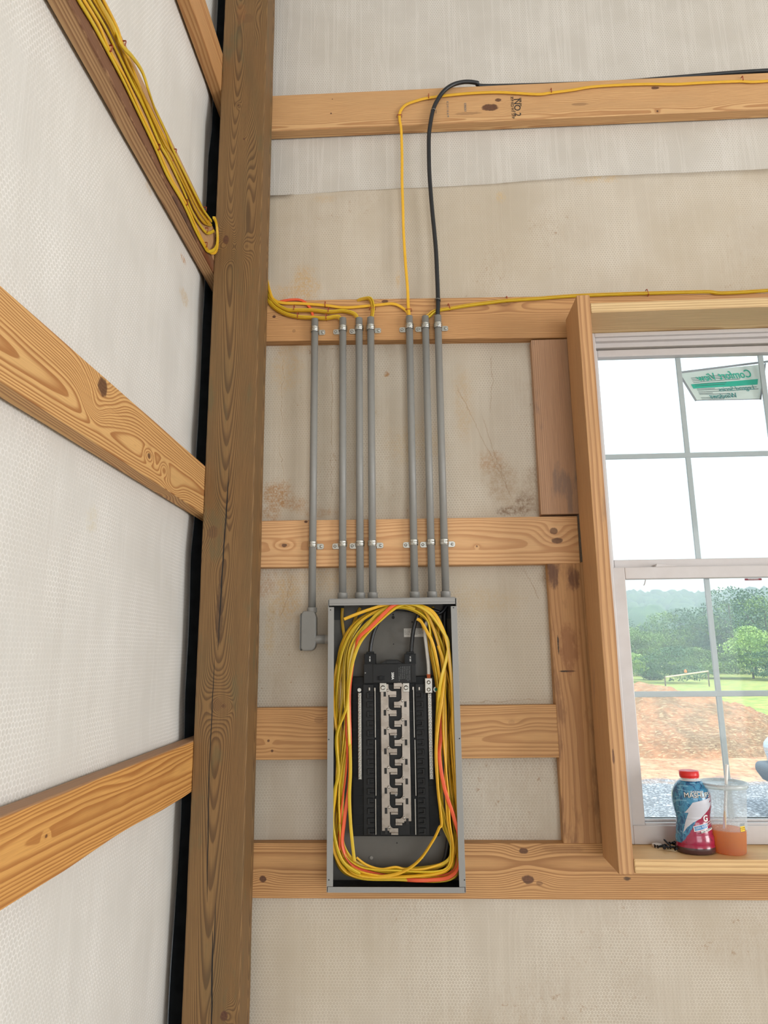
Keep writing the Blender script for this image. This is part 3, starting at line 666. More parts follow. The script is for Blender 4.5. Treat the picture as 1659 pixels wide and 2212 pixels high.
for i, (x, _) in enumerate(CX):
    zb = EYE + (.1495 if i else .125)
    cz = empty('conduit', (x, CY, zb), cname[i], 'conduit', 'grey plastic conduits above the breaker panel')
    mb = MB(); pipe(mb, x, CY, zb+.004, EYE+CTOP[i], CR, CR-.0022); mb.build('pipe', m_conduit, cz)
    if i:
        mb = MB(); mb.lathe((x, CY, 0), [(CR, zb+.022), (CR+.0032, zb+.0225), (CR+.0036, zb+.020), (CR+.0030, zb+.001), (CR+.0005, zb+.001)], 28)
        mb.build('terminal_adapter', m_conduit, cz)
        mb = MB(); mb.lathe((x, CY-.018+.018, 0), [(CR+.004, zb-.004), (CR+.004, zb-.010), (CR, zb-.0105)], 8, caps=False); mb.build('lock_nut', m_black, cz)
    for row, zc in (('upper', EYE+.997), ('lower', EYE+.315)):
        s_ = SIDE[i]; so_ = empty('pipe_strap', (x, 1.999, zc), 'zinc one-hole strap on the %s, %s row' % (snames[i], row), 'strap', 'one-hole pipe straps')
        mb = MB(); ro = CR+.0004; rp = CR+.0021
        prof = [(ro, -.0085), (rp, -.0085), (rp+.0006, -.0065), (rp+.0002, -.004), (rp+.0008, -.001), (rp, 0), (rp+.0008, .001), (rp+.0002, .004), (rp+.0006, .0065), (rp, .0085), (ro, .0085)]
        # band wraps the front of the pipe
        segs = 22; vs = []; 
        for k in range(segs+1):
            a = math.pi*(-.12 + 1.24*k/segs) + math.pi
            for r_, h_ in prof: vs.append((x+r_*math.cos(a), CY+r_*math.sin(a), zc+h_))
        m_ = len(prof); mb.add(vs, [(k*m_+q, k*m_+(q+1) % m_, (k+1)*m_+(q+1) % m_, (k+1)*m_+q) for k in range(segs) for q in range(m_)], False)
        mb.box((x-.0022, CY-rp-.0014, zc-.0050), (x+.0022, CY-rp+.0004, zc+.0050))
        xa, xb = x+s_*(rp-.0012), x+s_*(rp+.0185)
        c_ = .0035; lo, hi = min(xa, xb), max(xa, xb); z0, z1 = zc-.0135, zc+.0035
        poly = [(lo+(c_ if s_ < 0 else 0), z0), (hi-(c_ if s_ > 0 else 0), z0), (hi, z0+(c_ if s_ > 0 else 0)), (hi, z1-(c_ if s_ > 0 else 0)), (hi-(c_ if s_ > 0 else 0), z1), (lo+(c_ if s_ < 0 else 0), z1), (lo, z1-(c_ if s_ < 0 else 0)), (lo, z0+(c_ if s_ < 0 else 0))]
        pp = []; [pp.append(q) for q in poly if q not in pp]
        mb.prism(pp, 1.9968, 1.9988); mb.box((min(xa, xa-s_*.002), CY, zc-.0085), (max(xa, xa-s_*.002), 1.9988, zc+.0035))
        mb.build('strap_band', m_zinc, so_, bevel=.0005)
        sx = x+s_*(rp+.0105); sz = zc-.005
        mb = MB(); mb.lathe((sx, 0, sz), [(.0047, 1.9969), (.0047, 1.9948), (.0030, 1.9935), (.0012, 1.9932)], 6, axis='y'); mb.lathe((sx, 0, sz), [(.0058, 1.9970), (.0058, 1.9962)], 20, axis='y')
        mb.box((sx-.002, 1.9928, sz-.0005), (sx+.002, 1.9934, sz+.0005)).box((sx-.0005, 1.9928, sz-.002), (sx+.0005, 1.9934, sz+.002))
        mb.build('screw', m_zinc, so_)
# elbow body
ex = -.299
lb = empty('conduit_elbow', (ex, CY, P(660, 1405, 1.98).z), 'grey plastic elbow body left of the panel, its flat cover facing sideways', 'conduit fitting')
z1 = EYE+.125; z0 = P(665, 1406, 1.98).z
xl = P(650.5, 1360, 1.98).x; xr = P(684, 1360, 1.98).x
mb = MB()
poly = [(xl+.006, z0), (xr-.012, z0), (xr-.003, z0+.008), (xr, z0+.022), (xr, z1-.024), (xr-.004, z1-.010), (xr-.010, z1-.004), (xl+.006, z1-.004), (xl+.001, z1-.012), (xl, z1-.02), (xl, z0+.008)]
mb.prism(poly, CY-.0155, CY+.0115); mb.build('body', m_conduit, lb, bevel=.004, segs=3)
mb = MB(); mb.prism([(xl-.0035, z0+.005), (xl+.0015, z0+.002), (xl+.0015, z1-.012), (xl-.0035, z1-.016)], CY-.0150, CY+.011); mb.build('cover', m_conduit, lb, bevel=.0015)
MB().box((xl-.0004, CY-.0158, z0+.001), (xl+.0008, CY+.0116, z1-.011)).build('gasket', m_dark, lb)
mb = MB(); mb.lathe((ex, CY, 0), [(.0145, z1-.008), (.0145, z1+.004), (.0140, z1+.006), (CR, z1+.0062)], 28); mb.build('hub', m_conduit, lb)
zn = P(695, 1381, 1.98).z
mb = MB(); mb.lathe((0, CY-.004, zn), [(.0125, xr-.004), (.0125, -.2605), (.0118, -.2600), (.0118, -.2590), (.0128, -.2585), (.0128, -.2435)], 28, axis='x'); mb.build('side_nipple', m_conduit, lb)

# ------------------------------------------------------------------ breaker panel
BX0, BX1, BZ0, BZ1, BF, BB = -.242, .1125, EYE-.597, EYE+.1485, 1.905, 1.9985
bp = empty('breaker_panel', ((BX0+BX1)/2, 1.99, BZ0), 'grey open electrical panel with black base and shade-darkened interior, screwed to the girts below the conduits', 'electrical panel')
mb = MB(); t_ = .0016
mb.box((BX0, BF, BZ0), (BX0+t_, BB, BZ1-.002)); mb.box((BX1-t_, BF, BZ0), (BX1, BB, BZ1-.002))
mb.box((BX0, BF+.002, BZ0), (BX1, BB, BZ0+t_)); mb.box((BX0+.001, BF+.002, BZ1-.002-t_), (BX1-.001, BB, BZ1-.002))
mb.box((BX0, BF-.0005, BZ0+.014), (BX0+.0165, BF+.0010, EYE+.126)); mb.box((BX1-.0165, BF-.0005, BZ0+.014), (BX1, BF+.0010, EYE+.124))
mb.box((BX0+.003, BF-.0015, EYE+.136), (BX1-.004, BF+.0005, EYE+.1485)); mb.box((BX0+.003, BF-.0015, BZ0), (BX1-.003, BF+.0005, EYE-.5835))
mb.box((BX0+.003, BF-.0015, EYE+.1470), (BX1-.004, BB, EYE+.1490))
mb.box((BX0+.003, BF+.0005, EYE+.130), (BX1-.004, BF+.0015, EYE+.137))
enc = mb.build('enclosure', m_panel, bp, bevel=.0006)
mb = MB(); mb.box((BX0+t_, BB-.002, BZ0+t_), (BX1-t_, BB-.0005, BZ1-.003)); bk = mb.build('back_wall', m_panel_shaded, bp)
t2 = t_+.0012
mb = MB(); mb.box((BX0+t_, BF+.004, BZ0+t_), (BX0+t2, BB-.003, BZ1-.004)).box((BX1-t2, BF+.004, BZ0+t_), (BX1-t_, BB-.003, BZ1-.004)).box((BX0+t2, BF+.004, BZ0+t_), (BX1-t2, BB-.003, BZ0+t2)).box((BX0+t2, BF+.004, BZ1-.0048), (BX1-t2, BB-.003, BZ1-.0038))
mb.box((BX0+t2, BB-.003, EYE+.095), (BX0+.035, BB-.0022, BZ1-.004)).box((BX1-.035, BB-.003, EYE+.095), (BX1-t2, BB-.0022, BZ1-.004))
mb.build('shade_lining', m_panel_shade, bp)  # added thin sheets, painting shade on the side walls and top corners
def disc(name, c, r, mat, parent, dy=.001, seg=20):
    return MB().lathe((c.x, 0, c.z), [(r, c.y), (r, c.y-dy)], seg, axis='y').build(name, mat, parent)
yb_ = BB-.002
for u, v, f_ in ((345, 300, A), (1245, 290, A), (345, 1270, B)):
    c = f_(u, v, yb_)
    for r_ in (.0085, .0125, .0165, .0205):
        mb = MB(); mb.lathe((c.x, 0, c.z), [(r_, c.y), (r_+.0004, c.y-.0007), (r_+.0008, c.y)], 40, axis='y', caps=False); mb.build('knockout_ring', m_panel_shaded, bk)
for u, v, r_ in ((780, 340, .0045), (780, 312, .0026), (970, 385, .0026), (784, 605, .0017)): disc('mounting_hole', A(u, v, yb_), r_, m_dark, bk, .0005)
disc('mounting_hole', B(818, 1110, yb_), .0018, m_dark, bk, .0005)
for u, v in ((565, 1255), (1067, 1250)):
    o = disc('mounting_screw', B(u, v, yb_), .0045, m_zinc, bk, .003)
for u, v, f_ in ((157, 265, A), (1380, 243, A), (1440, 1545, A), (140, 1555, A), (140, 1478, B), (1490, 1478, B)): disc('cover_screw_hole', f_(u, v, BF-.0006), .0017, m_dark, enc, .0003)
c0, c1 = A(887, 450, yb_), A(1087, 533, yb_)
lbm = MB().box((c0.x, yb_-.0008, c1.z), (c1.x, yb_, c0.z)).build('paper_label', m_paper, bp)
for k, body in enumerate(('THIS PANEL BOARD IS SUITABLE FOR', 'USE WITH BREAKERS LISTED FOR THE', 'ENCLOSURE. SEE WIRING DIAGRAM', 'USE COPPER OR ALUMINUM WIRE ONLY', 'TORQUE LUGS AS MARKED. REFER TO', 'THE LABEL ON THE DOOR')):
    text_mesh(body, .0031, 'label_text', m_ink, lbm, (lambda k: lambda x, y, z: (c0.x+.001+x, yb_-.0010-z, c0.z-.0022-k*.0030+y))(k), align='LEFT', extrude=.00005)
# black interior base
def fbox(mb, a, c, y0, y1): mb.box((min(a.x, c.x), y0, min(a.z, c.z)), (max(a.x, c.x), y1, max(a.z, c.z))); return mb
YI = 1.962
mb = MB(); fbox(mb, A(372, 930, YI), B(1243, 1045, YI), YI, 1.992)
base_o = mb.build('interior_base', m_black, bp, bevel=.002)
xa_, xb_ = A(480, 1000, YI).x, A(600, 1000, YI).x; xc_, xd_ = A(985, 1000, YI).x, A(1110, 1000, YI).x
zt_, zb_ = A(0, 1010, YI).z, B(0, 1030, YI).z
rail = MB(); rail.box((xa_, YI-.006, zb_), (xb_-.004, YI, zt_)).box((xc_+.004, YI-.006, zb_), (xd_, YI, zt_)).box((xa_+.045, YI-.004, zb_), (xc_-.018, YI, zt_))
rail.build('breaker_rail', m_black2, base_o, bevel=.001)
rib = MB()
for k in range(17):
    z = zt_ - (zt_-zb_)*k/16; rib.box((xa_-.03, YI-.0012, z-.0004), (xd_+.03, YI, z+.0004))
rib.build('rib', m_black2, base_o)
nh = 15; z_h0 = A(0, 1118, YI).z; dzh = (z_h0 - B(0, 985, YI).z)/(nh-1)
for side in (0, 1):
    x = (xa_+xb_)/2+.004 if side == 0 else (xc_+xd_)/2-.002; d = 1 if side == 0 else -1; hk = None
    for k in range(nh):
        if hk is None:
            z = z_h0; mb = MB()
            pl = [(x-d*.010, z-.008), (x+d*.008, z-.008), (x+d*.008, z-.004), (x-d*.004, z-.004), (x-d*.004, z+.004), (x+d*.008, z+.004), (x+d*.008, z+.008), (x-d*.010, z+.008)]
            mb.prism(pl if d > 0 else pl[::-1], YI-.013, YI-.005); hk = mb.build('breaker_hook', m_black2, base_o, bevel=.0012)
        else:
            o = hk.copy(); COL.objects.link(o); o.location = hk.location + Vector((0, 0, -k*dzh))
# thin bright mounting rails
for us in ((601, 610), (984, 1017)):
    for (f0, v0, f1, v1) in ((A, 1040, A, 1535), (B, 85, B, 640), (B, 672, B, 1028)):
        yy = YI-.010
        q0, q1 = f0(us[0] if f0 is A else us[0]+3, v0, yy), f1((us[0] if us[0] < 700 else 990) if (f1 is A) else us[1], v1, yy)
        xm = (q0.x+q1.x)/2
        MB().box((xm-.0010, yy, q1.z), (xm+.0010, YI, q0.z)).build('rail_strip', m_bright, bp)
# bus bars
YBB = 1.950
xl0, xl1 = A(656, 1100, YBB).x, A(733, 1100, YBB).x; xr0, xr1 = A(862, 1100, YBB).x, A(938, 1100, YBB).x
zt = A(0, 1010, YBB).z; zbl, zbr = B(0, 990, YBB).z, B(0, 895, YBB).z
YBs = [A(0, 1098, YBB).z + 0]; 
zl = [A(0, 1100, YBB).z - k*((A(0, 1100, YBB).z - B(0, 985, YBB).z)/7) for k in range(8)]
zr = [A(0, 1205, YBB).z - k*((A(0, 1205, YBB).z - B(0, 890, YBB).z)/6) for k in range(7)]
zr_top = zr[0] + (zr[0]-zr[1])
def busbar(side):
    mb = MB(); tabs = []; slots = []
    x0, x1, zz, zbot = (xl0, xl1, zl, zbl) if side < 0 else (xr0, xr1, zr, zbr)
    mb.box((x0, YBB, zbot), (x1, YBB+.003, zt))
    inner = x1 if side < 0 else x0; d = 1 if side < 0 else -1
    tip = inner + d*(.0215 if side < 0 else .0205)
    hh = .0052
    for k, z in enumerate(zz + ([zr_top] if side > 0 else [])):
        pts = [(inner-d*.002, z+hh+.011)]
        for q in range(7):
            a = math.pi/2*q/6; pts.append((inner + d*(.011 - .011*math.cos(a))*1.0, z+hh+.011-.011*math.sin(a)))
        pts += [(tip, z+hh), (tip, z-hh), (inner-d*.002, z-hh)]
        if d < 0: pts = pts
        else: pts = pts[::-1]
        mb.prism(pts, YBB-.0004, YBB+.0026)
        mb.box((min(inner+d*.003, tip), YBB-.0075, z-hh-.0014), (max(inner+d*.003, tip), YBB+.002, z-hh+.0002))
        mb.box((min(inner+d*.003, tip), YBB-.0045, z-hh-.0050), (max(inner+d*.003, tip), YBB-.0032, z-hh+.0002))
        tx = inner - d*.002
        mb2 = MB(); tabs.append(mb2); mb2.lathe((tx, 0, z+hh+.0025), [(.0034, YBB-.0002), (.0036, YBB-.003), (.0020, YBB-.0038)], 10, axis='y')
        sx = (x0+x1)/2 + (.0005 if side < 0 else 0)
        mb3 = MB(); slots.append(mb3); mb3.box((sx-.0034, YBB-.0006, z-.019+.010), (sx+.0034, YBB+.0010, z-.004+.010))
    for q in (mb, ): pass
    o = mb.build('busbar', m_alu, bp, bevel=.0004)
    for q in tabs: q.build('twisted_tab', m_bright, o)
    for q in slots: q.build('slot', m_dark, o)
    return o
busbar(-1); busbar(1)
# connection lugs from the main breaker
for u0, u1 in ((645, 712), (876, 940)):
    a, c = A(u0, 992, 1.944), A(u1, 1082, 1.944); mb = MB(); fbox(mb, a, c, 1.944, 1.952); o = mb.build('bolted_tab', m_bright, bp, bevel=.0008)
    cx, cz_ = (a.x+c.x)/2, (a.z+c.z)/2-.0005
    mb = MB(); mb.lathe((cx, 0, cz_), [(.0062, 1.944), (.0062, 1.9425), (.0046, 1.9424), (.0046, 1.9395), (.0028, 1.9394), (.0028, 1.9405)], 22, axis='y'); mb.build('bolt', m_zinc, o)
# main breaker
YM = 1.938
mbk = empty('main_breaker', (0, 0, 0)); mbk.parent = bp
mbk.location = A(750, 990, YM) - wloc(bp)
mb = MB(); fbox(mb, A(487, 803, YM), A(1008, 990, YM), YM, 1.985)
fbox(mb, A(578, 806, YM-.002), A(822, 986, YM-.002), YM-.0022, YM); fbox(mb, A(960, 810, YM-.001), A(1006, 986, YM-.001), YM-.0015, YM)
a = A(655, 803, YM); c = A(880, 803, YM); d1 = A(710, 762, YM); d2 = A(822, 762, YM)
mb.prism([(a.x, a.z), (c.x, c.z), (d2.x, d2.z), (d1.x, d1.z)], YM+.004, 1.985)
e1 = A(712, 770, YM); e2 = A(820, 800, YM); fbox(mb, e1, e2, YM+.001, YM+.006)
mb.build('breaker_body', m_black2, mbk, bevel=.0009)
for u0, u1 in ((492, 603), (892, 1008)):
    mb = MB(); fbox(mb, A(u0, 702, YM), A(u1, 806, YM), YM+.001, 1.982); fbox(mb, A(u0+20, 680, YM), A(u1-20, 704, YM), YM+.006, 1.978)
    um = (u0+u1)/2
    fbox(mb, A(um-4, 706, YM), A(um+4, 800, YM), YM-.0004, YM+.002)
    lo = mb.build('lug_housing', m_black, mbk, bevel=.001)
    p0 = A(um, 752, YM-.0006)
    text_mesh('W 250', .0050, 'lug_marking', m_white_ink, mbk, lambda x, y, z, p0=p0: (p0.x+y, YM-.0006-z, p0.z-x), bold=.0001, extrude=.0001)
hb = MB(); fbox(hb, A(618, 922, YM), A(700, 962, YM), YM-.0026, YM+.001); fbox(hb, A(640, 920, YM), A(676, 964, YM), YM-.010, YM-.002); hb.build('toggle_handle', m_black, mbk, bevel=.001)
disc('test_screw', A(503, 892, YM), .0019, m_grey_staple, mbk, .0006)
pt = A(775, 922, YM-.0022)
text_mesh('200A', .0090, 'rating', m_white_ink, mbk, lambda x, y, z: (pt.x+y, YM-.0024-z, pt.z-x), bold=.00025, extrude=.0001)
for k in range(7):
    q = A(838+k*17.5, 826, YM-.0003); lens = (.026, .034, .036, .033, .036, .030, .036)[k]
    tx = 'MAX VOLT AC 120/240V 50/60HZ LINE 2/0-300 KCMIL CU AL TORQUE 250 LB IN SUITABLE ONLY WITH TYPE'[k*8:k*8+24]
    text_mesh(tx, .0030, 'fine_print', m_ink_grey, mbk, lambda x, y, z, q=q, tx=tx: (q.x+y, YM-.0003-z, q.z-x+(-.003 if tx[0] == 'M' else 0)), align='LEFT', extrude=.00005)
# neutral bars with screws
scr0 = None
def neutral(u0, v0, f0, u1, v1, f1, w, n, name):
    global scr0, scr_x, scr_z
    Yn = 1.947; a, c = f0(u0, v0, Yn), f1(u1, v1, Yn); xm = (a.x+c.x)/2
    mb = MB(); mb.box((xm-w/2, Yn, c.z), (xm+w/2, 1.962, a.z)); o = mb.build('neutral_bar', m_bright, bp, bevel=.0008)
    for k in range(n):
        z = a.z - .004 - (a.z-c.z-.008)*k/(n-1)
        if scr0 is None:
            mb = MB(); mb.lathe((xm, 0, z), [(.0033, Yn), (.0034, Yn-.0014), (.0026, Yn-.0022), (.0020, Yn-.0022), (.0018, Yn-.0012)], 14, axis='y')
            mb.box((xm-.0026, Yn-.0024, z-.0004), (xm+.0026, Yn-.0018, z+.0004)); scr0 = mb.build('terminal_screw', m_zinc, o); scr_x, scr_z = xm, z
        else:
            s_ = scr0.copy(); COL.objects.link(s_); s_.parent = o; s_.location = scr0.location + Vector((xm-scr_x, 0, z-scr_z))
    return o, xm
nb1, nx1 = neutral(446, 1090, A, 449, 480, B, .0088, 24, 'l')
nb2, nx2 = neutral(1143, 1095, A, 1163, 478, B, .0100, 24, 'r')
disc('end_screw', A(444, 1062, 1.947), .0052, m_zinc, nb1, .003)
a, c = A(1096, 945, 1.935), A(1171, 1092, 1.935); mb = MB(); fbox(mb, a, c, 1.935, 1.958); lug = mb.build('neutral_lug', m_bright, bp, bevel=.001)
for v in (985, 1058):
    q = A(1134, v, 1.935); mb = MB(); mb.lathe((q.x, 0, q.z), [(.0052, 1.935), (.0052, 1.9338), (.0036, 1.9337), (.0036, 1.9325), (.0020, 1.9324), (.0020, 1.934)], 20, axis='y'); mb.build('set_screw', m_zinc, lug)
a, c = A(1183, 1025, 1.946), A(1232, 1092, 1.946); mb = MB(); mb.lathe(((a.x+c.x)/2, 0, (a.z+c.z)/2), [(.0072, 1.960), (.0072, 1.9575)], 24, axis='y'); gt = mb.build('bonding_tab', m_bright, bp)
disc('bonding_screw', Vector(((a.x+c.x)/2, 1.9574, (a.z+c.z)/2)), .0040, m_green, gt, .004)
for u, v in ((543, 1052), (1040, 1048), (598, 1055), (978, 1045)):
    a = A(u, v, 1.955); MB().box((a.x-.0022, 1.9525, a.z-.0045), (a.x+.0022, 1.9565, a.z+.0045)).build('rail_clip', m_bright, bp, bevel=.001)
for f_, u, v in ((A, 800, 1527), (B, 800, 50), (B, 810, 630), (B, 818, 1015)): disc('base_screw', f_(u, v, YI-.0045), .0032, m_grey_staple, base_o, .003, 12)

# ------------------------------------------------------------------ cables
def prof_flat(w, t, n=3):
    out = []; r = t/2
    for k in range(n*2+1): a = -math.pi/2 + math.pi*k/(2*n); out.append((w/2-r+r*math.cos(a), r*math.sin(a)))
    for k in range(n*2+1): a = math.pi/2 + math.pi*k/(2*n); out.append((-w/2+r+r*math.cos(a), r*math.sin(a)))
    return out
NM = prof_flat(.0092, .0044)
def cable(pts, mat, label, name='electrical_cable', group=None, w=.0092, t=.0044, hint=(0,-1,0), tw=None, round_=0, sub=8, cat='cable', ends=False):
    """pts: world points (x, y, z[, twist])"""
    P4 = [tuple(p) + ((0,) if len(p) == 3 else ()) for p in pts]
    sp = smooth_path(P4, sub)
    path = [Vector(p[:3]) for p in sp]; twist = [p[3] for p in sp]
    mb = MB()
    if round_: mb.tube(path, round_, 14, hint=hint)
    else: mb.sweep(path, prof_flat(w, t), hint=hint, twist=twist)
    o = mb.build(name, mat); tag(o, label, cat, group)
    if ends:
        d = (path[-1]-path[-2]).normalized(); mb = MB(); mb.cyl(path[-1], path[-1]+d*.002, .0016, 8); mb.build('conductor_end', m_copper, o)
    return o
random.seed(11)
# stations round the open panel, outer and inner edge of the coil, in photo pixels
ST = [((862,1303),(860,1317)), ((945,1335),(893,1334)), ((971,1400),(917,1392)), ((979,1500),(944,1490)), ((982,1600),(942,1600)), ((984,1700),(944,1700)), ((990,1780),(953,1775)),
      ((991,1850),(972,1830)), ((975,1902),(950,1868)), ((860,1913),(855,1878)), ((757,1902),(780,1868)), ((722,1850),(745,1830)), ((718,1780),(744,1770)), ((717,1700),(755,1690)),
      ((718,1600),(758,1600)), ((720,1500),(756,1490)), ((727,1400),(768,1400)), ((770,1335),(805,1340))]
def st_pt(i, t, Y):
    o, n_ = ST[i % 18]; return P(o[0]+(n_[0]-o[0])*t, o[1]+(n_[1]-o[1])*t, Y)
def clampbox(v): return Vector((min(max(v.x, BX0+.0085), BX1-.0085), v.y, min(max(v.z, BZ0+.022), EYE+.130)))
def coil(start, count, direction, t0, y0, mat, label, pre=(), post_=(), seed=0, group='yellow cables coiled in the panel', w=.0088, ends=False, drift=.30):
    rnd = random.Random(seed); t = t0; pts = []
    for p in pre: pts.append((p[0].x, p[0].y, p[0].z, p[1]))
    tw = rnd.uniform(-.5, .5)
    for k in range(count):
        i = start + direction*k
        t = min(1, max(0, t + rnd.uniform(-drift, drift))); tw = max(-1.3, min(1.3, tw + rnd.uniform(-.55, .55)))
        Y = y0 + .006*math.sin(k*.9+seed)
        if not pre and k < 2: Y = (1.984, 1.972)[k]; t = max(t, .25)
        if not post_ and k > count-3: Y = (1.984, 1.972)[count-1-k]; t = max(t, .25)
        v = clampbox(st_pt(i, t, Y)); pts.append((v.x, v.y, v.z, tw))
    for p in post_: pts.append((p[0].x, p[0].y, p[0].z, p[1]))
    return cable(pts, mat, label, 'coiled_cable', group, w=w, t=.0043, ends=ends)
Y3 = m_yellow
top = lambda i, y=CY: Vector((CX[i][0], y, EYE+.128))
coil(16, 16, -1, .20, 1.968, Y3[2], 'yellow cable dropping straight from the second conduit into the panel at upper left', pre=[(top(1), 0), (P(739, 1340, 1.984), 0), (P(738, 1375, 1.980), 0)][:2], seed=1)
GL_ = 'yellow flat cable coiled round the inside of the open panel'
coil(16, 16, -1, .25, 1.962, Y3[2], GL_, pre=[(top(2), 0), (P(768, 1335, 1.982), .2)], seed=2)
coil(16, 15, -1, .50, 1.956, Y3[1], GL_, pre=[(top(3), 0), (P(790, 1330, 1.980), .2)], seed=3)
coil(2, 15, 1, .30, 1.968, Y3[2], GL_, pre=[(top(5), 0), (P(943, 1340, 1.980), .2)], seed=4)
coil(2, 14, 1, .70, 1.960, Y3[0], GL_, pre=[(top(4), 0), (P(905, 1325, 1.978), .2)], seed=5)
coil(16, 20, 1, .15, 1.951, Y3[1], GL_, seed=6)
coil(14, 21, 1, .75, 1.947, Y3[0], GL_, seed=7)
coil(12, 20, -1, .05, 1.943, Y3[1], GL_, seed=8)
coil(10, 19, -1, .85, 1.939, Y3[1], GL_, seed=9)
coil(15, 21, 1, .45, 1.934, Y3[0], GL_, seed=10)
coil(13, 20, 1, .30, 1.930, Y3[1], GL_, seed=12)
# individually recognisable ones nearest the front
coil(2, 11, 1, .35, 1.925, Y3[0], 'yellow cable with its cut end pointing left across the top of the panel',
     pre=[(A(292, 357, 1.918), .1), (A(420, 305, 1.916), .1), (A(560, 255, 1.916), .2), (A(700, 215, 1.917), .2), (A(880, 200, 1.918), .2), (A(1080, 250, 1.920), .2)], seed=14, ends=True, drift=.15)
coil(3, 10, 1, .9, 1.920, Y3[0], 'yellow cable with crimped cut end beside the white taped wire in the panel',
     pre=[(A(1018, 355, 1.922), .0), (A(1060, 385, 1.920), .5), (A(1120, 490, 1.919), .2), (A(1185, 640, 1.919), .1)], seed=15, ends=True, drift=.18)
coil(16, 3, -1, .9, 1.924, Y3[1], 'yellow cable ending in a pointed cut at the lower left inside the panel',
     pre=[(A(1000, 250, 1.926), .3), (A(860, 205, 1.921), .3), (A(700, 250, 1.920), .3), (A(560, 370, 1.920), .2)],
     post_=[(B(350, 150, 1.922), .1), (B(355, 400, 1.922), .1), (B(345, 640, 1.924), .1), (B(355, 900, 1.924), .1), (B(375, 1120, 1.924), .1), (B(395, 1290, 1.924), .2)], seed=16, ends=True, drift=.1)
coil(4, 3, 1, .95, 1.918, Y3[0], 'yellow cable swinging loose across the lower right of the panel',
     pre=[(A(1230, 620, 1.924), .1), (A(1290, 900, 1.921), .3)],
     post_=[(B(1238, 960, 1.917), .9), (B(1180, 1080, 1.918), 1.1), (B(1050, 1270, 1.920), 1.1), (B(900, 1385, 1.922), .9), (B(720, 1440, 1.924), .7), (B(520, 1440, 1.926), .5), (B(350, 1360, 1.940), .5), (B(270, 1240, 1.965), .5)], seed=17, drift=.05)
cable([tuple(B(415, 1255, 1.935)), tuple(B(520, 1330, 1.934)), tuple(B(660, 1370, 1.932)), tuple(B(800, 1350, 1.930)), tuple(B(900, 1370, 1.930)), tuple(B(1080, 1370, 1.930)), tuple(B(1280, 1310, 1.932)), tuple(B(1390, 1240, 1.934))], Y3[0],
      'thin yellow cable sagging across the bottom of the panel above the coil', 'coiled_cable', 'yellow cables coiled in the panel', w=.006, t=.0042)
cable([tuple(B(1215, 300, 1.960))+(.2,), tuple(A(1222, 1350, 1.935))+(.2,), tuple(A(1250, 1000, 1.914))+(.2,), tuple(A(1330, 640, 1.914))+(.2,), tuple(A(1270, 470, 1.913))+(.2,), tuple(A(1130, 285, 1.914))+(.2,), tuple(A(960, 205, 1.914))+(.2,), tuple(A(820, 235, 1.914))+(.4,), tuple(A(640, 380, 1.914))+(.6,), tuple(A(470, 560, 1.914))+(.4,), tuple(A(385, 760, 1.914))+(.2,), tuple(A(340, 1000, 1.915))+(.6,), tuple(A(310, 1250, 1.915))+(.8,), tuple(B(215, 50, 1.915))+(.6,), tuple(B(235, 400, 1.915))+(.4,), tuple(B(190, 640, 1.915))+(.2,), tuple(B(180, 960, 1.916))+(.2,), tuple(B(270, 1280, 1.917))+(.4,), tuple(B(450, 1420, 1.918))+(.4,)], Y3[1],
      'yellow cable lying foremost in the coil, from upper right over to lower left', 'coiled_cable', 'yellow cables coiled in the panel')
cable([tuple(B(1300, 1400, 1.950))+(.2,), tuple(B(1405, 1150, 1.935))+(.1,), tuple(B(1425, 800, 1.922))+(.1,), tuple(B(1400, 300, 1.916))+(.1,), tuple(A(1385, 1500, 1.915))+(.1,), tuple(A(1375, 1100, 1.915))+(.1,), tuple(A(1345, 800, 1.914))+(.1,), tuple(A(1310, 560, 1.914))+(.2,), tuple(A(1210, 330, 1.914))+(.3,), tuple(A(1100, 240, 1.916))+(.3,), tuple(A(930, 205, 1.924))+(.3,), tuple(A(740, 240, 1.936))+(.3,), tuple(A(540, 400, 1.960))+(.3,)], Y3[0],
      'wide yellow cable hugging the right wall of the panel', 'coiled_cable', 'yellow cables coiled in the panel', w=.0100)
# orange
coil(15, 11, -1, .85, 1.936, m_orange, 'orange-red cable crossing over the yellow coil at upper left of the panel',
     pre=[(A(1000, 205, 1.926), .2), (A(880, 190, 1.912), .1), (A(790, 215, 1.911), .1), (A(700, 290, 1.911), .1), (A(560, 430, 1.911), .2), (A(440, 540, 1.911), .5), (A(405, 650, 1.922), 1.1)], seed=21, group='orange-red cables in the panel', w=.0100)
cable([tuple(A(1272, 700, 1.944))+(1,), tuple(A(1285, 900, 1.940))+(.9,), tuple(A(1270, 1200, 1.935))+(.9,), tuple(B(1255, 50, 1.925))+(.6,), tuple(B(1240, 250, 1.915))+(.2,), tuple(B(1290, 560, 1.911))+(.1,), tuple(B(1380, 840, 1.911))+(.2,), tuple(B(1440, 1080, 1.914))+(.7,), tuple(B(1435, 1330, 1.920))+(1,), tuple(B(1340, 1450, 1.926))+(.5,), tuple(B(1150, 1480, 1.930))+(.2,), tuple(B(960, 1480, 1.934))+(.2,), tuple(B(780, 1460, 1.952))+(.2,), tuple(B(620, 1440, 1.968))+(.2,)], m_orange,
      'orange-red cable slanting down over the yellow coil at lower right of the panel', 'coiled_cable', 'orange-red cables in the panel', w=.0098)
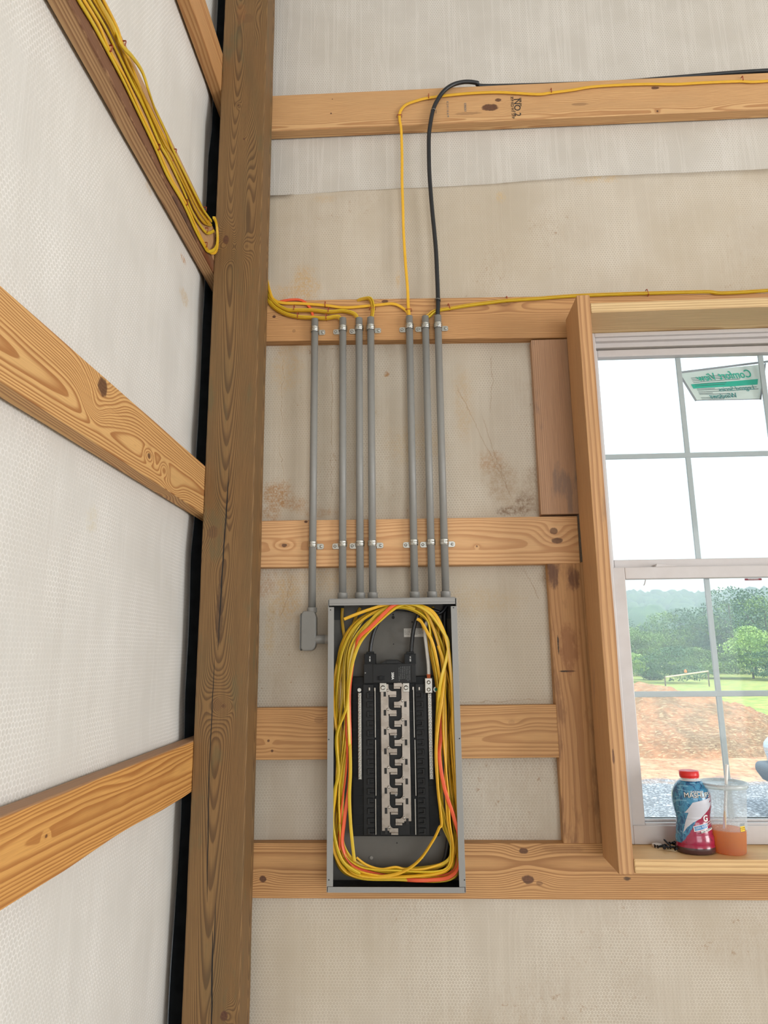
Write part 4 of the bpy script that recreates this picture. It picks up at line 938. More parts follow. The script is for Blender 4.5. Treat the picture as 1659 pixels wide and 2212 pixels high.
cable([tuple(A(340, 900, 1.930))+(1.2,), tuple(A(320, 1150, 1.928))+(1.1,), tuple(A(312, 1450, 1.925))+(1,), tuple(B(320, 130, 1.926))+(1,), tuple(B(310, 400, 1.932))+(1.1,), tuple(B(250, 900, 1.934))+(1.2,), tuple(B(245, 1180, 1.934))+(1.0,)], m_orange,
      'narrow orange-red cable threading down the left bundle of the panel', 'coiled_cable', 'orange-red cables in the panel', w=.0080)
# black service conductors
cable([tuple(top(6)), tuple(P(960, 1345, 1.985)), tuple(P(968, 1480, 1.984)), tuple(P(974, 1700, 1.984)), tuple(P(965, 1840, 1.984)), tuple(P(940, 1895, 1.984))], m_cable_black, 'thick black wire hanging down the right inner wall of the panel behind the yellow coil', round_=.0065, group='black service wires')
cable([tuple(top(6, 1.975)), tuple(A(1240, 300, 1.972)), tuple(A(1060, 290, 1.970)), tuple(A(900, 262, 1.968)), tuple(A(780, 265, 1.966)), tuple(A(660, 350, 1.962)), tuple(A(590, 480, 1.960)), tuple(A(560, 600, 1.958)), tuple(A(550, 695, 1.957))], m_cable_black, 'thick black wire arching over to the left lug of the main breaker', round_=.0052, group='black service wires')
cable([tuple(P(948, 1322, 1.965)), tuple(A(1080, 250, 1.955)), tuple(A(1020, 340, 1.954)), tuple(A(985, 450, 1.954)), tuple(A(968, 570, 1.955)), tuple(A(958, 695, 1.957))], m_cable_black, 'thick black wire coming down into the right lug of the main breaker', round_=.0056, group='black service wires')
o = cable([tuple(P(945, 1330, 1.958)), tuple(A(1120, 380, 1.950)), tuple(A(1098, 490, 1.948)), tuple(A(1112, 640, 1.947)), tuple(A(1130, 800, 1.947)), tuple(A(1134, 905, 1.947))], m_tape, 'white-taped neutral wire going down to the right terminal bar lug', round_=.0047, group=None)
mb = MB()
for k in range(7): mb.cyl(A(1118+k*5, 902, 1.945+(k % 2)*.004), A(1121+k*4.4, 950, 1.946), .0012, 8)
mb.build('bare_copper_strands', m_copper, o)

# cables above the panel
def C7(u, v, Y, tw=0): return tuple(P(560+u/2.765, 140+v/2.765, Y)) + (tw,)
yw = 1.9955
IN = lambda i, dz=-.10: (CX[i][0], CY, EYE+CTOP[i]+dz, 0)
Gp = 'yellow cables along the upper strap girt'
def pair(pts, i, offs, labels, mats, w=.0092):
    for (dx, dz, tw), lb_, m in zip(offs, labels, mats):
        pp = [(p[0]+dx, p[1], p[2]+dz, p[3]+tw) for p in pts]
        last = pp[-1]; pp.append((CX[i][0]+dx*.5, CY+(-.003 if dz > 0 else .003), EYE+CTOP[i]-.03, tw)); pp.append((CX[i][0]+dx*.4, CY, EYE+CTOP[i]-.12, tw))
        cable(pp, m, lb_, 'electrical_cable', Gp, w=w)
pair([C7(46,1285,2.03), C7(62,1350,2.0), C7(85,1400,1.993), C7(140,1422,1.992,.3), C7(250,1426,1.993,.2), C7(395,1437,1.993,.1), C7(520,1450,1.993), C7(700,1435,1.993), C7(800,1428,1.993), C7(860,1455,1.992), C7(890,1490,1.991)], 4,
     [(0, 0, 0)], ['yellow cable running along the girt from the post over into the fifth conduit'], [Y3[0]])
pair([C7(46,1320,2.03), C7(60,1375,2.0), C7(95,1425,1.993,.8), C7(160,1462,1.991,1), C7(215,1466,1.990,1.2), C7(320,1466,1.990,1.2), C7(415,1476,1.990,1.2), C7(500,1470,1.990,1.2), C7(555,1482,1.989,1), C7(583,1505,1.988,.5)], 2,
     [(0, .0022, 0), (-.0012, -.0026, 0)], ['upper of two yellow cables curving together into the third conduit', 'lower of two yellow cables curving together into the third conduit'], [Y3[1], Y3[2]])
pair([C7(46,1350,2.03), C7(58,1405,2.0), C7(85,1445,1.993,.8), C7(150,1484,1.991,1), C7(230,1505,1.990,1.2), C7(320,1510,1.990,1.2), C7(400,1514,1.990,1.2), C7(450,1505,1.989,1), C7(482,1512,1.988,.6)], 1,
     [(0, .0022, 0), (-.0012, -.0026, 0)], ['upper of two yellow cables curving together into the second conduit', 'lower of two yellow cables curving together into the second conduit'], [Y3[1], Y3[2]])
pair([C7(595,1405,2.0,.6), C7(630,1396,1.995,.6), C7(662,1395,1.990,.9), C7(678,1420,1.989,1.0), C7(682,1470,1.988,1.1)], 3,
     [(.0006, .0012, 0), (-.0052, -.0018, 0)], ['outer yellow cable looping over the girt edge down into the fourth conduit', 'inner yellow cable looping over the girt edge down into the fourth conduit'], [Y3[1], Y3[2]])
pair([C7(120,1415,1.998), C7(190,1403,1.997), C7(255,1408,1.996), C7(298,1445,1.995), C7(318,1490,1.994)], 0, [(0, 0, 0)], ['orange-red cable curving behind the yellow ones into the leftmost conduit'], [m_orange], w=.0085)
cable([(CX[4][0]+.002, CY, EYE+CTOP[4]-.10, 0), (CX[4][0]+.001, CY-.003, EYE+CTOP[4]-.02, 0), C7(890,1440,1.988), C7(886,1340,1.990,.2), C7(873,1180,1.994,.2), C7(862,1000,1.996,.5), C7(858,850,1.997,.3), C7(853,700,1.997,.2), C7(853,560,1.997,.2), C7(850,440,1.996,.3), C7(846,370,1.993,.5),
       C7(838,325,1.992,.3), C7(842,280,1.993,.2), C7(875,240,1.994), C7(940,215,1.994), C7(1010,198,1.994), C7(1150,180,1.994), C7(1300,168,1.994), C7(1450,165,1.994), C7(1659,176,1.994)]
      + [tuple(P(1000+u/2.517, 140+v/2.517, 1.994))+(0,) for u, v in ((480,152),(590,138),(700,120),(850,110),(1000,105),(1150,106),(1300,98),(1500,90),(1659,88))] + [(1.6, 1.994, EYE+1.86, 0), (3.0, 1.994, EYE+1.85, 0)],
      Y3[0], 'long yellow cable rising from the fifth conduit and turning right along the high girt', group=None, w=.0095)
for k, (dz, lb_) in enumerate(((0, 'upper of two yellow cables running right from the sixth conduit over the window header'), (-.0046, 'lower of two yellow cables running right from the sixth conduit over the window header'))):
    pp = [(CX[5][0], CY, EYE+CTOP[5]-.10, 1), (CX[5][0]+.002*k, CY, EYE+CTOP[5]-.01, 1), C7(1010+k*12,1492,1.990,1.1), C7(1040+k*8,1470,1.990,1.2), C7(1090,1458,1.990,1.3), C7(1135,1452-k,1.990,1.3), C7(1250,1432,1.990,1.2), C7(1360,1418,1.991,1.3), C7(1478,1404,1.991,1.3), C7(1659,1392,1.992,1.3)]
    pp += [tuple(P(x_, y_, 1.992))+(1.3,) for x_, y_ in ((1250, 637), (1395, 632), (1520, 629), (1659, 626))] + [(2.2, 1.992, EYE+1.14, 1.3)]
    cable([(p[0], p[1]-.000, p[2]+dz, p[3]) for p in pp], Y3[2-k], lb_, group=Gp, w=.0085)
blk = [(CX[6][0], CY, EYE+CTOP[6]-.10, 0), (CX[6][0], CY, EYE+CTOP[6], 0), C7(1068,1440,1.988), C7(1066,1350,1.990), C7(1062,1250,1.991), C7(1056,1120,1.991), C7(1046,1000,1.992), C7(1034,880,1.992), C7(1024,760,1.992), C7(1016,640,1.992), C7(1013,520,1.992), C7(1014,420,1.990), C7(1024,340,1.986),
       C7(1040,265,1.985), C7(1065,210,1.985), C7(1105,155,1.985), C7(1160,118,1.987), C7(1230,102,1.992), C7(1300,108,2.002), C7(1370,128,2.014), (.62, 2.020, EYE+1.882, 0), (.75, 2.020, EYE+1.882, 0), (.9, 2.014, EYE+1.883, 0), (1.2, 2.006, EYE+1.886, 0), (1.6, 2.010, EYE+1.884, 0), (3.0, 2.010, EYE+1.884, 0)]
o = cable([p for p in blk], m_cable_black, 'thick black cable rising from the rightmost conduit and arching over the high girt', round_=.0068)
m_gtape = m_grey_staple
for (u, v) in ((1041, 272), (1066, 1402)):
    c = C7(u, v, 1.984); mb = MB(); cz = c[2]
    mb.tube([(c[0]-.0085, c[1]+.010, cz+.002), (c[0]-.0080, c[1]-.003, cz+.001), (c[0], c[1]-.0095+.001, cz), (c[0]+.0080, c[1]-.003, cz-.001), (c[0]+.0085, c[1]+.010, cz-.002)], .0011, 8)
    tag(mb.build('cable_staple', m_grey_staple), 'grey wire staple holding the black cable %s' % ('on the high girt' if v < 500 else 'just above the rightmost conduit'), 'staple', 'grey staples')
def staple(c, d, L, label, nrm=(0,-1,0), out=.0055):
    """c: centre on the wood face, d: direction across the cable"""
    c = Vector(c); d = Vector(d).normalized(); n_ = Vector(nrm)
    a, e = c - d*L/2, c + d*L/2
    path = [a - n_*.002, a + n_*(out*.75), a + d*.001 + n_*out, e - d*.001 + n_*out, e + n_*(out*.75), e - n_*.002]
    mb = MB(); mb.sweep(path, [(-.0013,-.0005),(.0013,-.0005),(.0013,.0005),(-.0013,.0005)], hint=lambda i: Vector(nrm) if 1 <= i <= 4 and 2 <= i <= 3 else d*( -1 if i < 3 else 1), smooth=False)
    tag(mb.build('cable_staple', m_staple), label, 'staple', 'red insulated staples')
V = (0, 0, 1); Hh = (1, 0, 0)
for u, v, d, L, lab in [(837,312,Hh,.017,'red staple where the single yellow cable turns down on the high girt'), (1012,197,V,.017,'red staple on the high girt just left of the black cable'),
    (395,1435,V,.017,'red staple on the top yellow cable left of the fourth conduit'), (211,1463,V,.018,'left red staple on the middle cable pair beside the post'), (415,1474,V,.018,'red staple on the middle cable pair above the second conduit'),
    (233,1505,V,.018,'left red staple on the lowest cable pair beside the post'), (402,1513,V,.019,'red staple on the lowest cable pair before the second conduit'), (676,1463,Hh,.019,'red staple across the cables just above the fourth conduit'),
    (893,1472,Hh,.019,'red staple across the cables just above the fifth conduit'), (1133,1453,(-.3,0,1),.019,'red staple on the cable pair right of the rightmost conduit'), (1478,1405,(-.1,0,1),.018,'red staple on the cable pair midway to the window')]:
    staple(P(560+u/2.765, 140+v/2.765, 1.9995), d, L, lab, out=.0145 if v > 1440 else .010)
staple(P(1190, 199, 1.9995), V, .018, 'red staple on the high girt right of the grade stamp', out=.009); staple(P(1602, 173, 1.9995), V, .018, 'red staple on the high girt near the right edge of the photo', out=.009)
staple(P(1397, 634, 1.9995), (-.25, 0, 1), .020, 'red staple on the cable pair above the window header', out=.011)
# bundle on the left girt
def CL(u, v, off=.003, tw=0): return tuple(PX(u/2.765, v/2.765, -.598+off)) + (tw,)
LBT = [[(455,-40),(470,0),(560,150),(640,300),(735,480),(830,680),(925,880),(1000,1050),(1095,1215),(1165,1370),(1212,1460),(1240,1500),(1280,1490),(1297,1440),(1290,1340),(1274,1300)],
 [(485,-40),(500,0),(590,150),(655,300),(755,480),(850,690),(940,880),(1025,1070),(1110,1215),(1178,1370),(1222,1460),(1255,1508),(1292,1500),(1303,1430),(1296,1340),(1282,1300)],
 [(515,-40),(530,0),(620,150),(690,290),(780,480),(865,650),(955,860),(1010,960),(1100,1150),(1150,1270),(1205,1360),(1240,1392),(1276,1380)],
 [(545,-40),(560,0),(650,150),(715,290),(800,480),(880,650),(965,840),(1018,950),(1115,1140),(1165,1250),(1215,1325),(1262,1345)],
 [(575,-40),(590,0),(680,160),(728,270),(790,340),(850,430),(890,550),(925,650),(985,780),(1035,900),(1120,1070),(1175,1180),(1215,1255),(1262,1320)],
 [(600,-40),(617,0),(700,170),(735,285),(790,400),(840,530),(925,710),(1000,860),(1042,930),(1125,1100),(1200,1245),(1250,1330)],
 [(560,-60),(580,0),(665,155),(722,285),(770,400),(830,520),(905,690),(985,860),(1030,930),(1120,1120),(1185,1250),(1240,1330)]]
offs = [.004, .005, .004, .006, .010, .004, .0095]
labs = ['lowest yellow cable of the left wall bundle, looping round at the post', 'second lowest yellow cable of the left wall bundle, looping round at the post'] + ['yellow cable in the stapled bundle along the left wall girt']*5
for k, pts in enumerate(LBT):
    pp = [CL(u, v, offs[k] + (.008 if k < 2 and j > 11 else 0) + (.010*(k == 4 and 3 <= j <= 6)), .15*math.sin(j+k)) for j, (u, v) in enumerate(pts)]
    cable(pp, Y3[(1, 0, 1, 2, 1, 0, 2)[k]], labs[k], group='yellow cables along the left wall girt', hint=(1,0,0), w=.0095)
for (u, v, a, L, lab) in [(640,290,0,.020,'red staple on the left wall bundle, nearest the top edge, lower row'), (722,262,0,.020,'red staple on the left wall bundle, nearest the top edge, upper row'), (930,880,0,.020,'red staple halfway down the left wall bundle, lower row'),
        (1030,905,0,.018,'red staple halfway down the left wall bundle, upper row'), (1015,945,0,.020,'red staple halfway down the left wall bundle, middle row'), (1100,1210,0,.020,'red staple near the post, fourth along the lowest cable'),
        (1212,1250,0,.018,'red staple near the post on the topmost bundled cable'), (1220,1310,0,.016,'red staple near the post, second from the top'), (1222,1375,0,.018,'red staple near the post above the cable loop'), (1217,1462,0,.018,'red staple lowest at the post, holding the cable loop')]:
    staple(PX(u/2.765, v/2.765, -.5985), (0, .25, 1), L, lab, nrm=(1,0,0), out=.010)
# ------------------------------------------------------------------ things on the sill
SZ = EYE-.498
def onsill(px, py):
    r = ray(px, py); k = (SZ-EYE)/r.z; return Vector((r.x*k, r.y*k, SZ))
bc = Vector((P(1504, 1838, 1.900).x, 1.900, SZ))
bot = empty('drink_bottle', bc, 'sports drink bottle with red cap and blue and magenta label on the sill', 'bottle')
bk_ = .0485/.0485
PR = [(.0375, .000), (.0455, .0015), (.0475, .006), (.0475, .020), (.0462, .026), (.0470, .030), (.0468, .048), (.0448, .052), (.0450, .056), (.0432, .075), (.0412, .090), (.0405, .100), (.0418, .104), (.0412, .108), (.0440, .122), (.0462, .135), (.0474, .148), (.0474, .160), (.0462, .172), (.0430, .184), (.0378, .196), (.0300, .206), (.0232, .212), (.0210, .215), (.0210, .221)]
BH = (P(1490, 1664, 1.90).z - SZ)/.238
PR = [(r_, h*BH) for r_, h in PR]
def rad(h):
    for (r0, h0), (r1, h1) in zip(PR, PR[1:]):
        if h0 <= h <= h1: return r0+(r1-r0)*(h-h0)/max(1e-6, h1-h0)
    return PR[-1][0]
DEP = .80       # the bottle is oval
b = NB('bottle_sleeve'); co = b.coord(); x, y, z = b.sep(co)
zd = b.sub(z, b.mul(x, 1.5)); n1 = b.noise(co, 60, 4)
blue = b.mix(b.sstep(b.noise(b.vmap(co, (30, 30, 12), (1, 1, 1)), 3, 4, .6, 1.5), .45, .6), srgb(58, 134, 172), srgb(24, 78, 124))
sw = b.noise(b.vmap(co, (18, 18, 60), (0, 0, 0)), 1.5, 3, .5, 2.5); blue = b.mix(b.sstep(sw, .58, .64, 0, .55), blue, srgb(128, 188, 214))
red = b.mix(b.sstep(b.noise(co, 120, 4), .60, .66, 0, .7), srgb(152, 28, 66), srgb(100, 14, 44))
c = b.mix(b.sstep(b.add(zd, b.mul(b.sub(n1, .5), .010)), .104*BH, .108*BH), red, blue)
c = b.mix(b.sstep(z, .031*BH, .0315*BH, 1, 0), c, srgb(150, 20, 60)); c = b.mix(b.sstep(z, .0195*BH, .020*BH, 1, 0), c, srgb(70, 44, 44))
b.fin(c, .22, 0, None, **{'Coat Weight': .4}); m_sleeve = b.m
mb = MB(); mb.lathe(bc, [(r_, h) for r_, h in PR if h <= .2121*BH], 48, sy=DEP); mb.build('bottle_body', m_sleeve, bot)
m_clear = plain('clear_plastic_neck', srgb(205, 210, 212), .15, var=.02); m_cap = plain('red_plastic_cap', srgb(214, 38, 36), .35, var=.03)
mb = MB(); mb.lathe(bc, [(.0262, .2100*BH), (.0215, .2135*BH), (.0205, .216*BH), (.0205, .220*BH)], 32); mb.build('neck', m_clear, bot)
mb = MB(); mb.lathe(bc, [(.0205, .2175*BH), (.0232, .2178*BH), (.0232, .2200*BH), (.0222, .2205*BH), (.0236, .2212*BH), (.0240, .2255*BH), (.0238, .2360*BH), (.0222, .2378*BH), (.0180, .238*BH)], 40)
mb.build('cap', m_cap, bot)
def wrap(s_, h, out=.0004):
    """arc length s and height h on the bottle front"""
    r_ = rad(h); a = s_/r_
    return Vector((bc.x + (r_+out)*math.sin(a), bc.y - (r_*DEP+out)*math.cos(a), SZ+h))
def wrap_poly(poly, name, mat, out=.0004, cell=.0022):
    """flat polygon laid on the bottle as a thin skin"""
    bm = bmesh.new(); vs = [bm.verts.new((p[0], p[1], 0)) for p in poly]; f = bm.faces.new(vs)
    lo = min(p[0] for p in poly); hi = max(p[0] for p in poly); lo2 = min(p[1] for p in poly); hi2 = max(p[1] for p in poly)
    q = lo+cell
    while q < hi: bmesh.ops.bisect_plane(bm, geom=bm.verts[:]+bm.edges[:]+bm.faces[:], plane_co=(q, 0, 0), plane_no=(1, 0, 0)); q += cell
    q = lo2+cell
    while q < hi2: bmesh.ops.bisect_plane(bm, geom=bm.verts[:]+bm.edges[:]+bm.faces[:], plane_co=(0, q, 0), plane_no=(0, 1, 0)); q += cell
    bmesh.ops.triangulate(bm, faces=bm.faces[:])
    bm.verts.ensure_lookup_table(); base = wloc(bot)
    me = bpy.data.meshes.new(name)
    for v in bm.verts: v.co = wrap(v.co.x, v.co.y, out) - base
    bmesh.ops.recalc_face_normals(bm, faces=bm.faces[:]); bm.to_mesh(me); bm.free(); me.materials.append(mat)
    o = bpy.data.objects.new(name, me); COL.objects.link(o); o.parent = bot; return o
def bz(v): return (1845-v)/182*.238*BH           # photo row to height on the bottle
def bxx(u, v):                                    # photo column to arc length
    xc = 1504 - (1838-v)*.10; h = bz(v); r_ = rad(h); t_ = max(-.98, min(.98, (u-xc)*.00128/r_)); return math.asin(t_)*r_
def bp_(u, v): return (bxx(1400+u/6.405, 1620+v/6.405), bz(1620+v/6.405))
m_bolt = plain('silver_white_print', srgb(196, 196, 204), .35, var=.02); m_bolt2 = plain('blue_print', srgb(46, 120, 176), .35, var=.02)
def dens_(poly, n=6):
    out = []
    for (a, c) in zip(poly, poly[1:]+poly[:1]):
        for k in range(n): out.append((a[0]+(c[0]-a[0])*k/n, a[1]+(c[1]-a[1])*k/n))
    return out
bolt = [(540,700),(770,640),(790,650),(755,712),(815,690),(760,800),(650,930),(560,990),(500,1060),(462,1145),(480,1010),(505,850),(465,855)]
wrap_poly([bp_(*q) for q in dens_(bolt)], 'lightning_bolt', m_bolt)
def wtext(body, size, u, v, name, mat, rot=0, shear=0, out=.0006, bold=0, sp=1):
    s0, h0 = bp_(u, v); ca, sa = math.cos(rot), math.sin(rot)
    return text_mesh(body, size, name, mat, bot, lambda x, y, z: wrap(s0+x*ca-y*sa, h0+x*sa+y*ca, out+z*.3), shear=shear, bold=bold, sp=sp, extrude=.0003, cell=.0015)
wtext('MASHUPS', .0166, 612, 603, 'brand_text', m_ink, bold=.0007, sp=.96, out=.0004); wtext('MASHUPS', .0166, 610, 601, 'brand_text', m_white_ink, sp=.96, out=.0010)
wtext('GATORADE', .0060, 600, 553, 'brand_text', m_white_ink, bold=.0001); wtext('G', .0210, 718, 935, 'brand_text', m_white_ink, bold=.0007)
def wrect(pts, mat, name, out=.0005): return wrap_poly([bp_(*q) for q in dens_(pts, 4)], name, mat, out)
wrect([(562,1040),(745,990),(745,1070),(575,1112)], m_white_ink, 'flavour_patch', .0004); wrect([(572,1046),(738,1000),(738,1060),(582,1100)], m_bolt2, 'flavour_patch', .0007)
wtext('COOL BLUE', .0064, 652, 1050, 'flavour_text', m_white_ink, rot=.26, out=.0010)
wrect([(745,990),(822,962),(822,970),(745,998)], m_white_ink, 'flavour_patch', .0004); wtext('FRUIT PUNCH', .0048, 775, 1015, 'flavour_text', m_white_ink, rot=.3, out=.0008)
wrect([(652,1100),(818,1060),(820,1092),(660,1134)], m_white_ink, 'flavour_patch', .0004); wtext('2 ICONIC FLAVORS IN 1', .0048, 738, 1097, 'flavour_text', m_ink, rot=.26, out=.0008)
wrect([(842,1050),(858,1060),(898,1235),(880,1245)], m_white_ink, 'side_patch', .0004); wtext('28 FL OZ', .0050, 868, 1150, 'side_text', m_ink, rot=-1.36, out=.0008)

# clear cup with lid and straw
LQ = P(1576, 1788, 1.90).z - SZ
cc0 = Vector((P(1576, 1836, 1.900).x, 1.900, SZ)); CH = P(1564, 1690, 1.90).z - SZ
cup = empty('iced_tea_cup', cc0, 'clear plastic cup with lid and straw, part full of orange tea', 'cup')
b = NB('frosted_cup_plastic'); b.t.nodes.remove(b.b); tr = b.n('ShaderNodeBsdfTransparent'); tr.inputs[0].default_value = (.93, .96, .97, 1)
df = b.n('ShaderNodeBsdfDiffuse'); df.inputs[0].default_value = (.8, .85, .87, 1); tl = b.n('ShaderNodeBsdfTranslucent'); tl.inputs[0].default_value = (.75, .8, .82, 1); gl = b.n('ShaderNodeBsdfGlossy'); gl.inputs['Roughness'].default_value = .12
a1 = b.n('ShaderNodeMixShader'); a1.inputs[0].default_value = .28; a2 = b.n('ShaderNodeMixShader'); a2.inputs[0].default_value = .08; a3 = b.n('ShaderNodeMixShader')
b.t.links.new(df.outputs[0], a1.inputs[1]); b.t.links.new(tl.outputs[0], a1.inputs[2]); b.t.links.new(a1.outputs[0], a2.inputs[1]); b.t.links.new(gl.outputs[0], a2.inputs[2])
b.t.links.new(tr.outputs[0], a3.inputs[1]); b.t.links.new(a2.outputs[0], a3.inputs[2])
drops = b.voro(b.coord(), 260); b.t.links.new(b.mul(b.add(.34, b.sstep(drops, .1, .25, .3, 0)), b.sstep(b.sep(b.coord())[2], LQ-.002, LQ+.002, .35, 1)), a3.inputs[0]); b.t.links.new(a3.outputs[0], b.out.inputs[0]); m_cup = b.m
b = NB('orange_tea'); n = b.noise(b.coord(), 12, 3); b.t.nodes.remove(b.b); tcol = b.mix(n, srgb(236, 140, 20), srgb(244, 160, 44)); tt = b.n('ShaderNodeBsdfTransparent'); tt.inputs[0].default_value = (1, .60, .12, 1); td = b.n('ShaderNodeBsdfDiffuse'); tl = b.n('ShaderNodeBsdfTranslucent')
b.t.links.new(tcol, td.inputs[0]); b.t.links.new(tcol, tl.inputs[0]); x1 = b.n('ShaderNodeMixShader'); x1.inputs[0].default_value = .6; b.t.links.new(td.outputs[0], x1.inputs[1]); b.t.links.new(tl.outputs[0], x1.inputs[2])
x2 = b.n('ShaderNodeMixShader'); x2.inputs[0].default_value = .6; b.t.links.new(tt.outputs[0], x2.inputs[1]); b.t.links.new(x1.outputs[0], x2.inputs[2]); b.t.links.new(x2.outputs[0], b.out.inputs[0]); m_tea = b.m
r0, r1 = .0395, .0545
def cr(h): return r0 + (r1-r0)*(h/CH)
LQ = P(1576, 1788, 1.90).z - SZ
mb = MB(); mb.lathe(cc0, [(r0-.004, 0), (r0-.001, .001), (cr(.004), .004), (cr(LQ-.016), LQ-.016), (cr(LQ)+.0006, LQ-.012), (cr(LQ)-.0006, LQ-.009), (cr(LQ)+.0010, LQ-.004), (cr(LQ)+.0004, LQ), (cr(CH-.008), CH-.008), (cr(CH)+.001, CH-.006)], 48, caps=False); mb.build('cup_wall', m_cup, cup)
mb = MB(); mb.lathe(cc0, [(r0-.0045, .0005), (cr(.003)-.0012, .003), (cr(LQ-.002)-.0014, LQ-.002)], 48); mb.build('tea', m_tea, cup)
mb = MB(); R_ = cr(CH); mb.lathe(cc0, [(R_+.0022, CH-.010), (R_+.0040, CH-.008), (R_+.0042, CH-.001), (R_+.0030, CH+.0015), (R_-.0010, CH+.0020), (R_-.0035, CH-.001), (R_-.0045, CH-.004), (.012, CH-.0045), (.0050, CH-.003)], 48, caps=False)
m_lid = plain('frosted_lid', srgb(212, 222, 224), .3, var=.02, **{'Transmission Weight': .45, 'Alpha': .85}); mb.build('lid', m_lid, cup)
b = NB('striped_straw'); co = b.coord(); x, y, z = b.sep(co); ang = b.math('ARCTAN2', b.sub(y, 0), b.sub(x, 0))
w_ = b.math('FRACT', b.mul(b.add(b.mul(ang, 1/6.2832), 2.12), 3)); b.fin(b.mix(b.sstep(w_, .42, .46), srgb(240, 236, 230), b.mix(b.math('GREATER_THAN', x, .0008), srgb(212, 150, 196), srgb(236, 178, 60))), .35); m_straw = b.m
st0 = Vector((P(1564, 1782, 1.90).x, 1.900, SZ+LQ-.004)); st1 = Vector((P(1569, 1651, 1.90).x, 1.897, P(1569, 1651, 1.90).z))
mb = MB(); dd = (st1-st0); mb.tube([(0, 0, 0), tuple(dd)], .0038, 16, caps=False, hint=(0,-1,0)); so_ = mb.build('straw', m_straw, None, loc=st0, local=True); so_.parent = cup; so_.location = st0 - cc0
q = P(1589, 1779, 1.90); rq = cr(LQ+.004)+.0008
def oncup(x, y, z, q=q): a = (q.x+x-cc0.x)/rq; return Vector((cc0.x+rq*math.sin(a), cc0.y-rq*math.cos(a)-z, q.z+y))
m_tag = plain('yellow_tag', srgb(240, 196, 30), .5, var=.02); m_tag2 = plain('grey_tag_band', srgb(126, 132, 132), .5)
def cpatch(x0, y0, x1, y1, mat, name, out):
    n = 6; mb = MB(); vs = []
    for k in range(n+1):
        for y_ in (y0, y1): vs.append(oncup(x0+(x1-x0)*k/n, y_, out))
    mb.add(vs, [(2*k, 2*k+2, 2*k+3, 2*k+1) for k in range(n)], True); return mb.build(name, mat, cup)
cpatch(-.0085, -.0098, .0085, .0092, m_ink, 'printed_tag', .0000); cpatch(-.0078, -.0090, .0078, .0035, m_tag, 'printed_tag', .0003); cpatch(-.0078, .0035, .0078, .0086, m_tag2, 'printed_tag', .0003)
for k, tx in enumerate(('SOUTHERN', 'ICED TEA')): text_mesh(tx, .0030, 'tag_text', m_ink, cup, (lambda k: lambda x, y, z: oncup(x, y-.001-.004*k, .0006+z*.1))(k))
# black screws in a little heap
m_scr = plain('black_phosphate_screw', (.022, .023, .026, 1), .38, .6, var=.15, scale=900)
m_scr2 = plain('worn_steel_tip', srgb(120, 108, 96), .4, .8, var=.2, scale=900)
def drywall_screw(base, yaw, pitch, L=.030, label='', tipcol=False):
    d = Vector((math.cos(yaw)*math.cos(pitch), math.sin(yaw)*math.cos(pitch), math.sin(pitch)))
    mb = MB(); path = []; n = 46; prof_r = []
    for k in range(n+1):
        t_ = k/n; path.append(Vector(base)+d*L*t_)
        r_ = .0019
        if t_ < .04: r_ = .0042
        elif t_ < .12: r_ = .0042-(t_-.04)/.08*.0023
        elif t_ > .86: r_ = .0019*(1-t_)/.14+.0002
        if .14 < t_ < .95: r_ += .0009*(k % 3 == 0)*(1 if t_ < .85 else .5)
        prof_r.append(r_/.002)
    mb.tube(path, .002, 10, hint=(0, 0, 1) if abs(d.z) < .8 else (0, 1, 0), scale=prof_r)
    o = mb.build('black_screw', m_scr); tag(o, label, 'screw', 'black screws on the sill'); return o
sc = [((1414, 1831), .15, .0, .034), ((1421, 1836), .35, .05, .030), ((1436, 1841), 1.2, .06, .026), ((1442, 1834), .1, .0, .032), ((1450, 1838), 2.6, .05, .028), ((1455, 1832), .5, .15, .026), ((1462, 1834), 1.5, .5, .022), ((1458, 1841), .2, .05, .026), ((1447, 1828), .3, .1, .030)]
for k, ((u, v), yaw, pit, L) in enumerate(sc):
    q = onsill(u, v); q.y = min(max(q.y, 1.87), 1.935); q.x = P(u, v, q.y).x
    lab = 'black screw in the small heap left of the bottle'
    if k == 0: lab = 'leftmost black screw of the heap, head toward the window edge'
    drywall_screw(Vector((q.x, q.y, SZ+.0045+.003*(k % 3))), yaw, pit, L, lab)
tp = P(1433, 1812, 1.915); bt_ = P(1451, 1830, 1.905); d = tp-bt_
o = drywall_screw(bt_, math.atan2(d.y, d.x), math.asin(d.z/d.length), d.length, 'screw standing up out of the heap with its point bare and rusty')
q = onsill(1412, 1826); mb = MB(); cq = Vector((q.x+.004, 1.945, SZ)); mb.lathe(cq, [(.012, 0), (.0125, .001), (.0125, .006), (.0115, .0072), (.011, .0074)], 28)
m_milk = plain('milky_cap', srgb(206, 196, 186), .4, var=.02); tag(mb.build('plastic_cap', m_milk), 'small milky plastic cap lying on the sill behind the screws', 'cap')

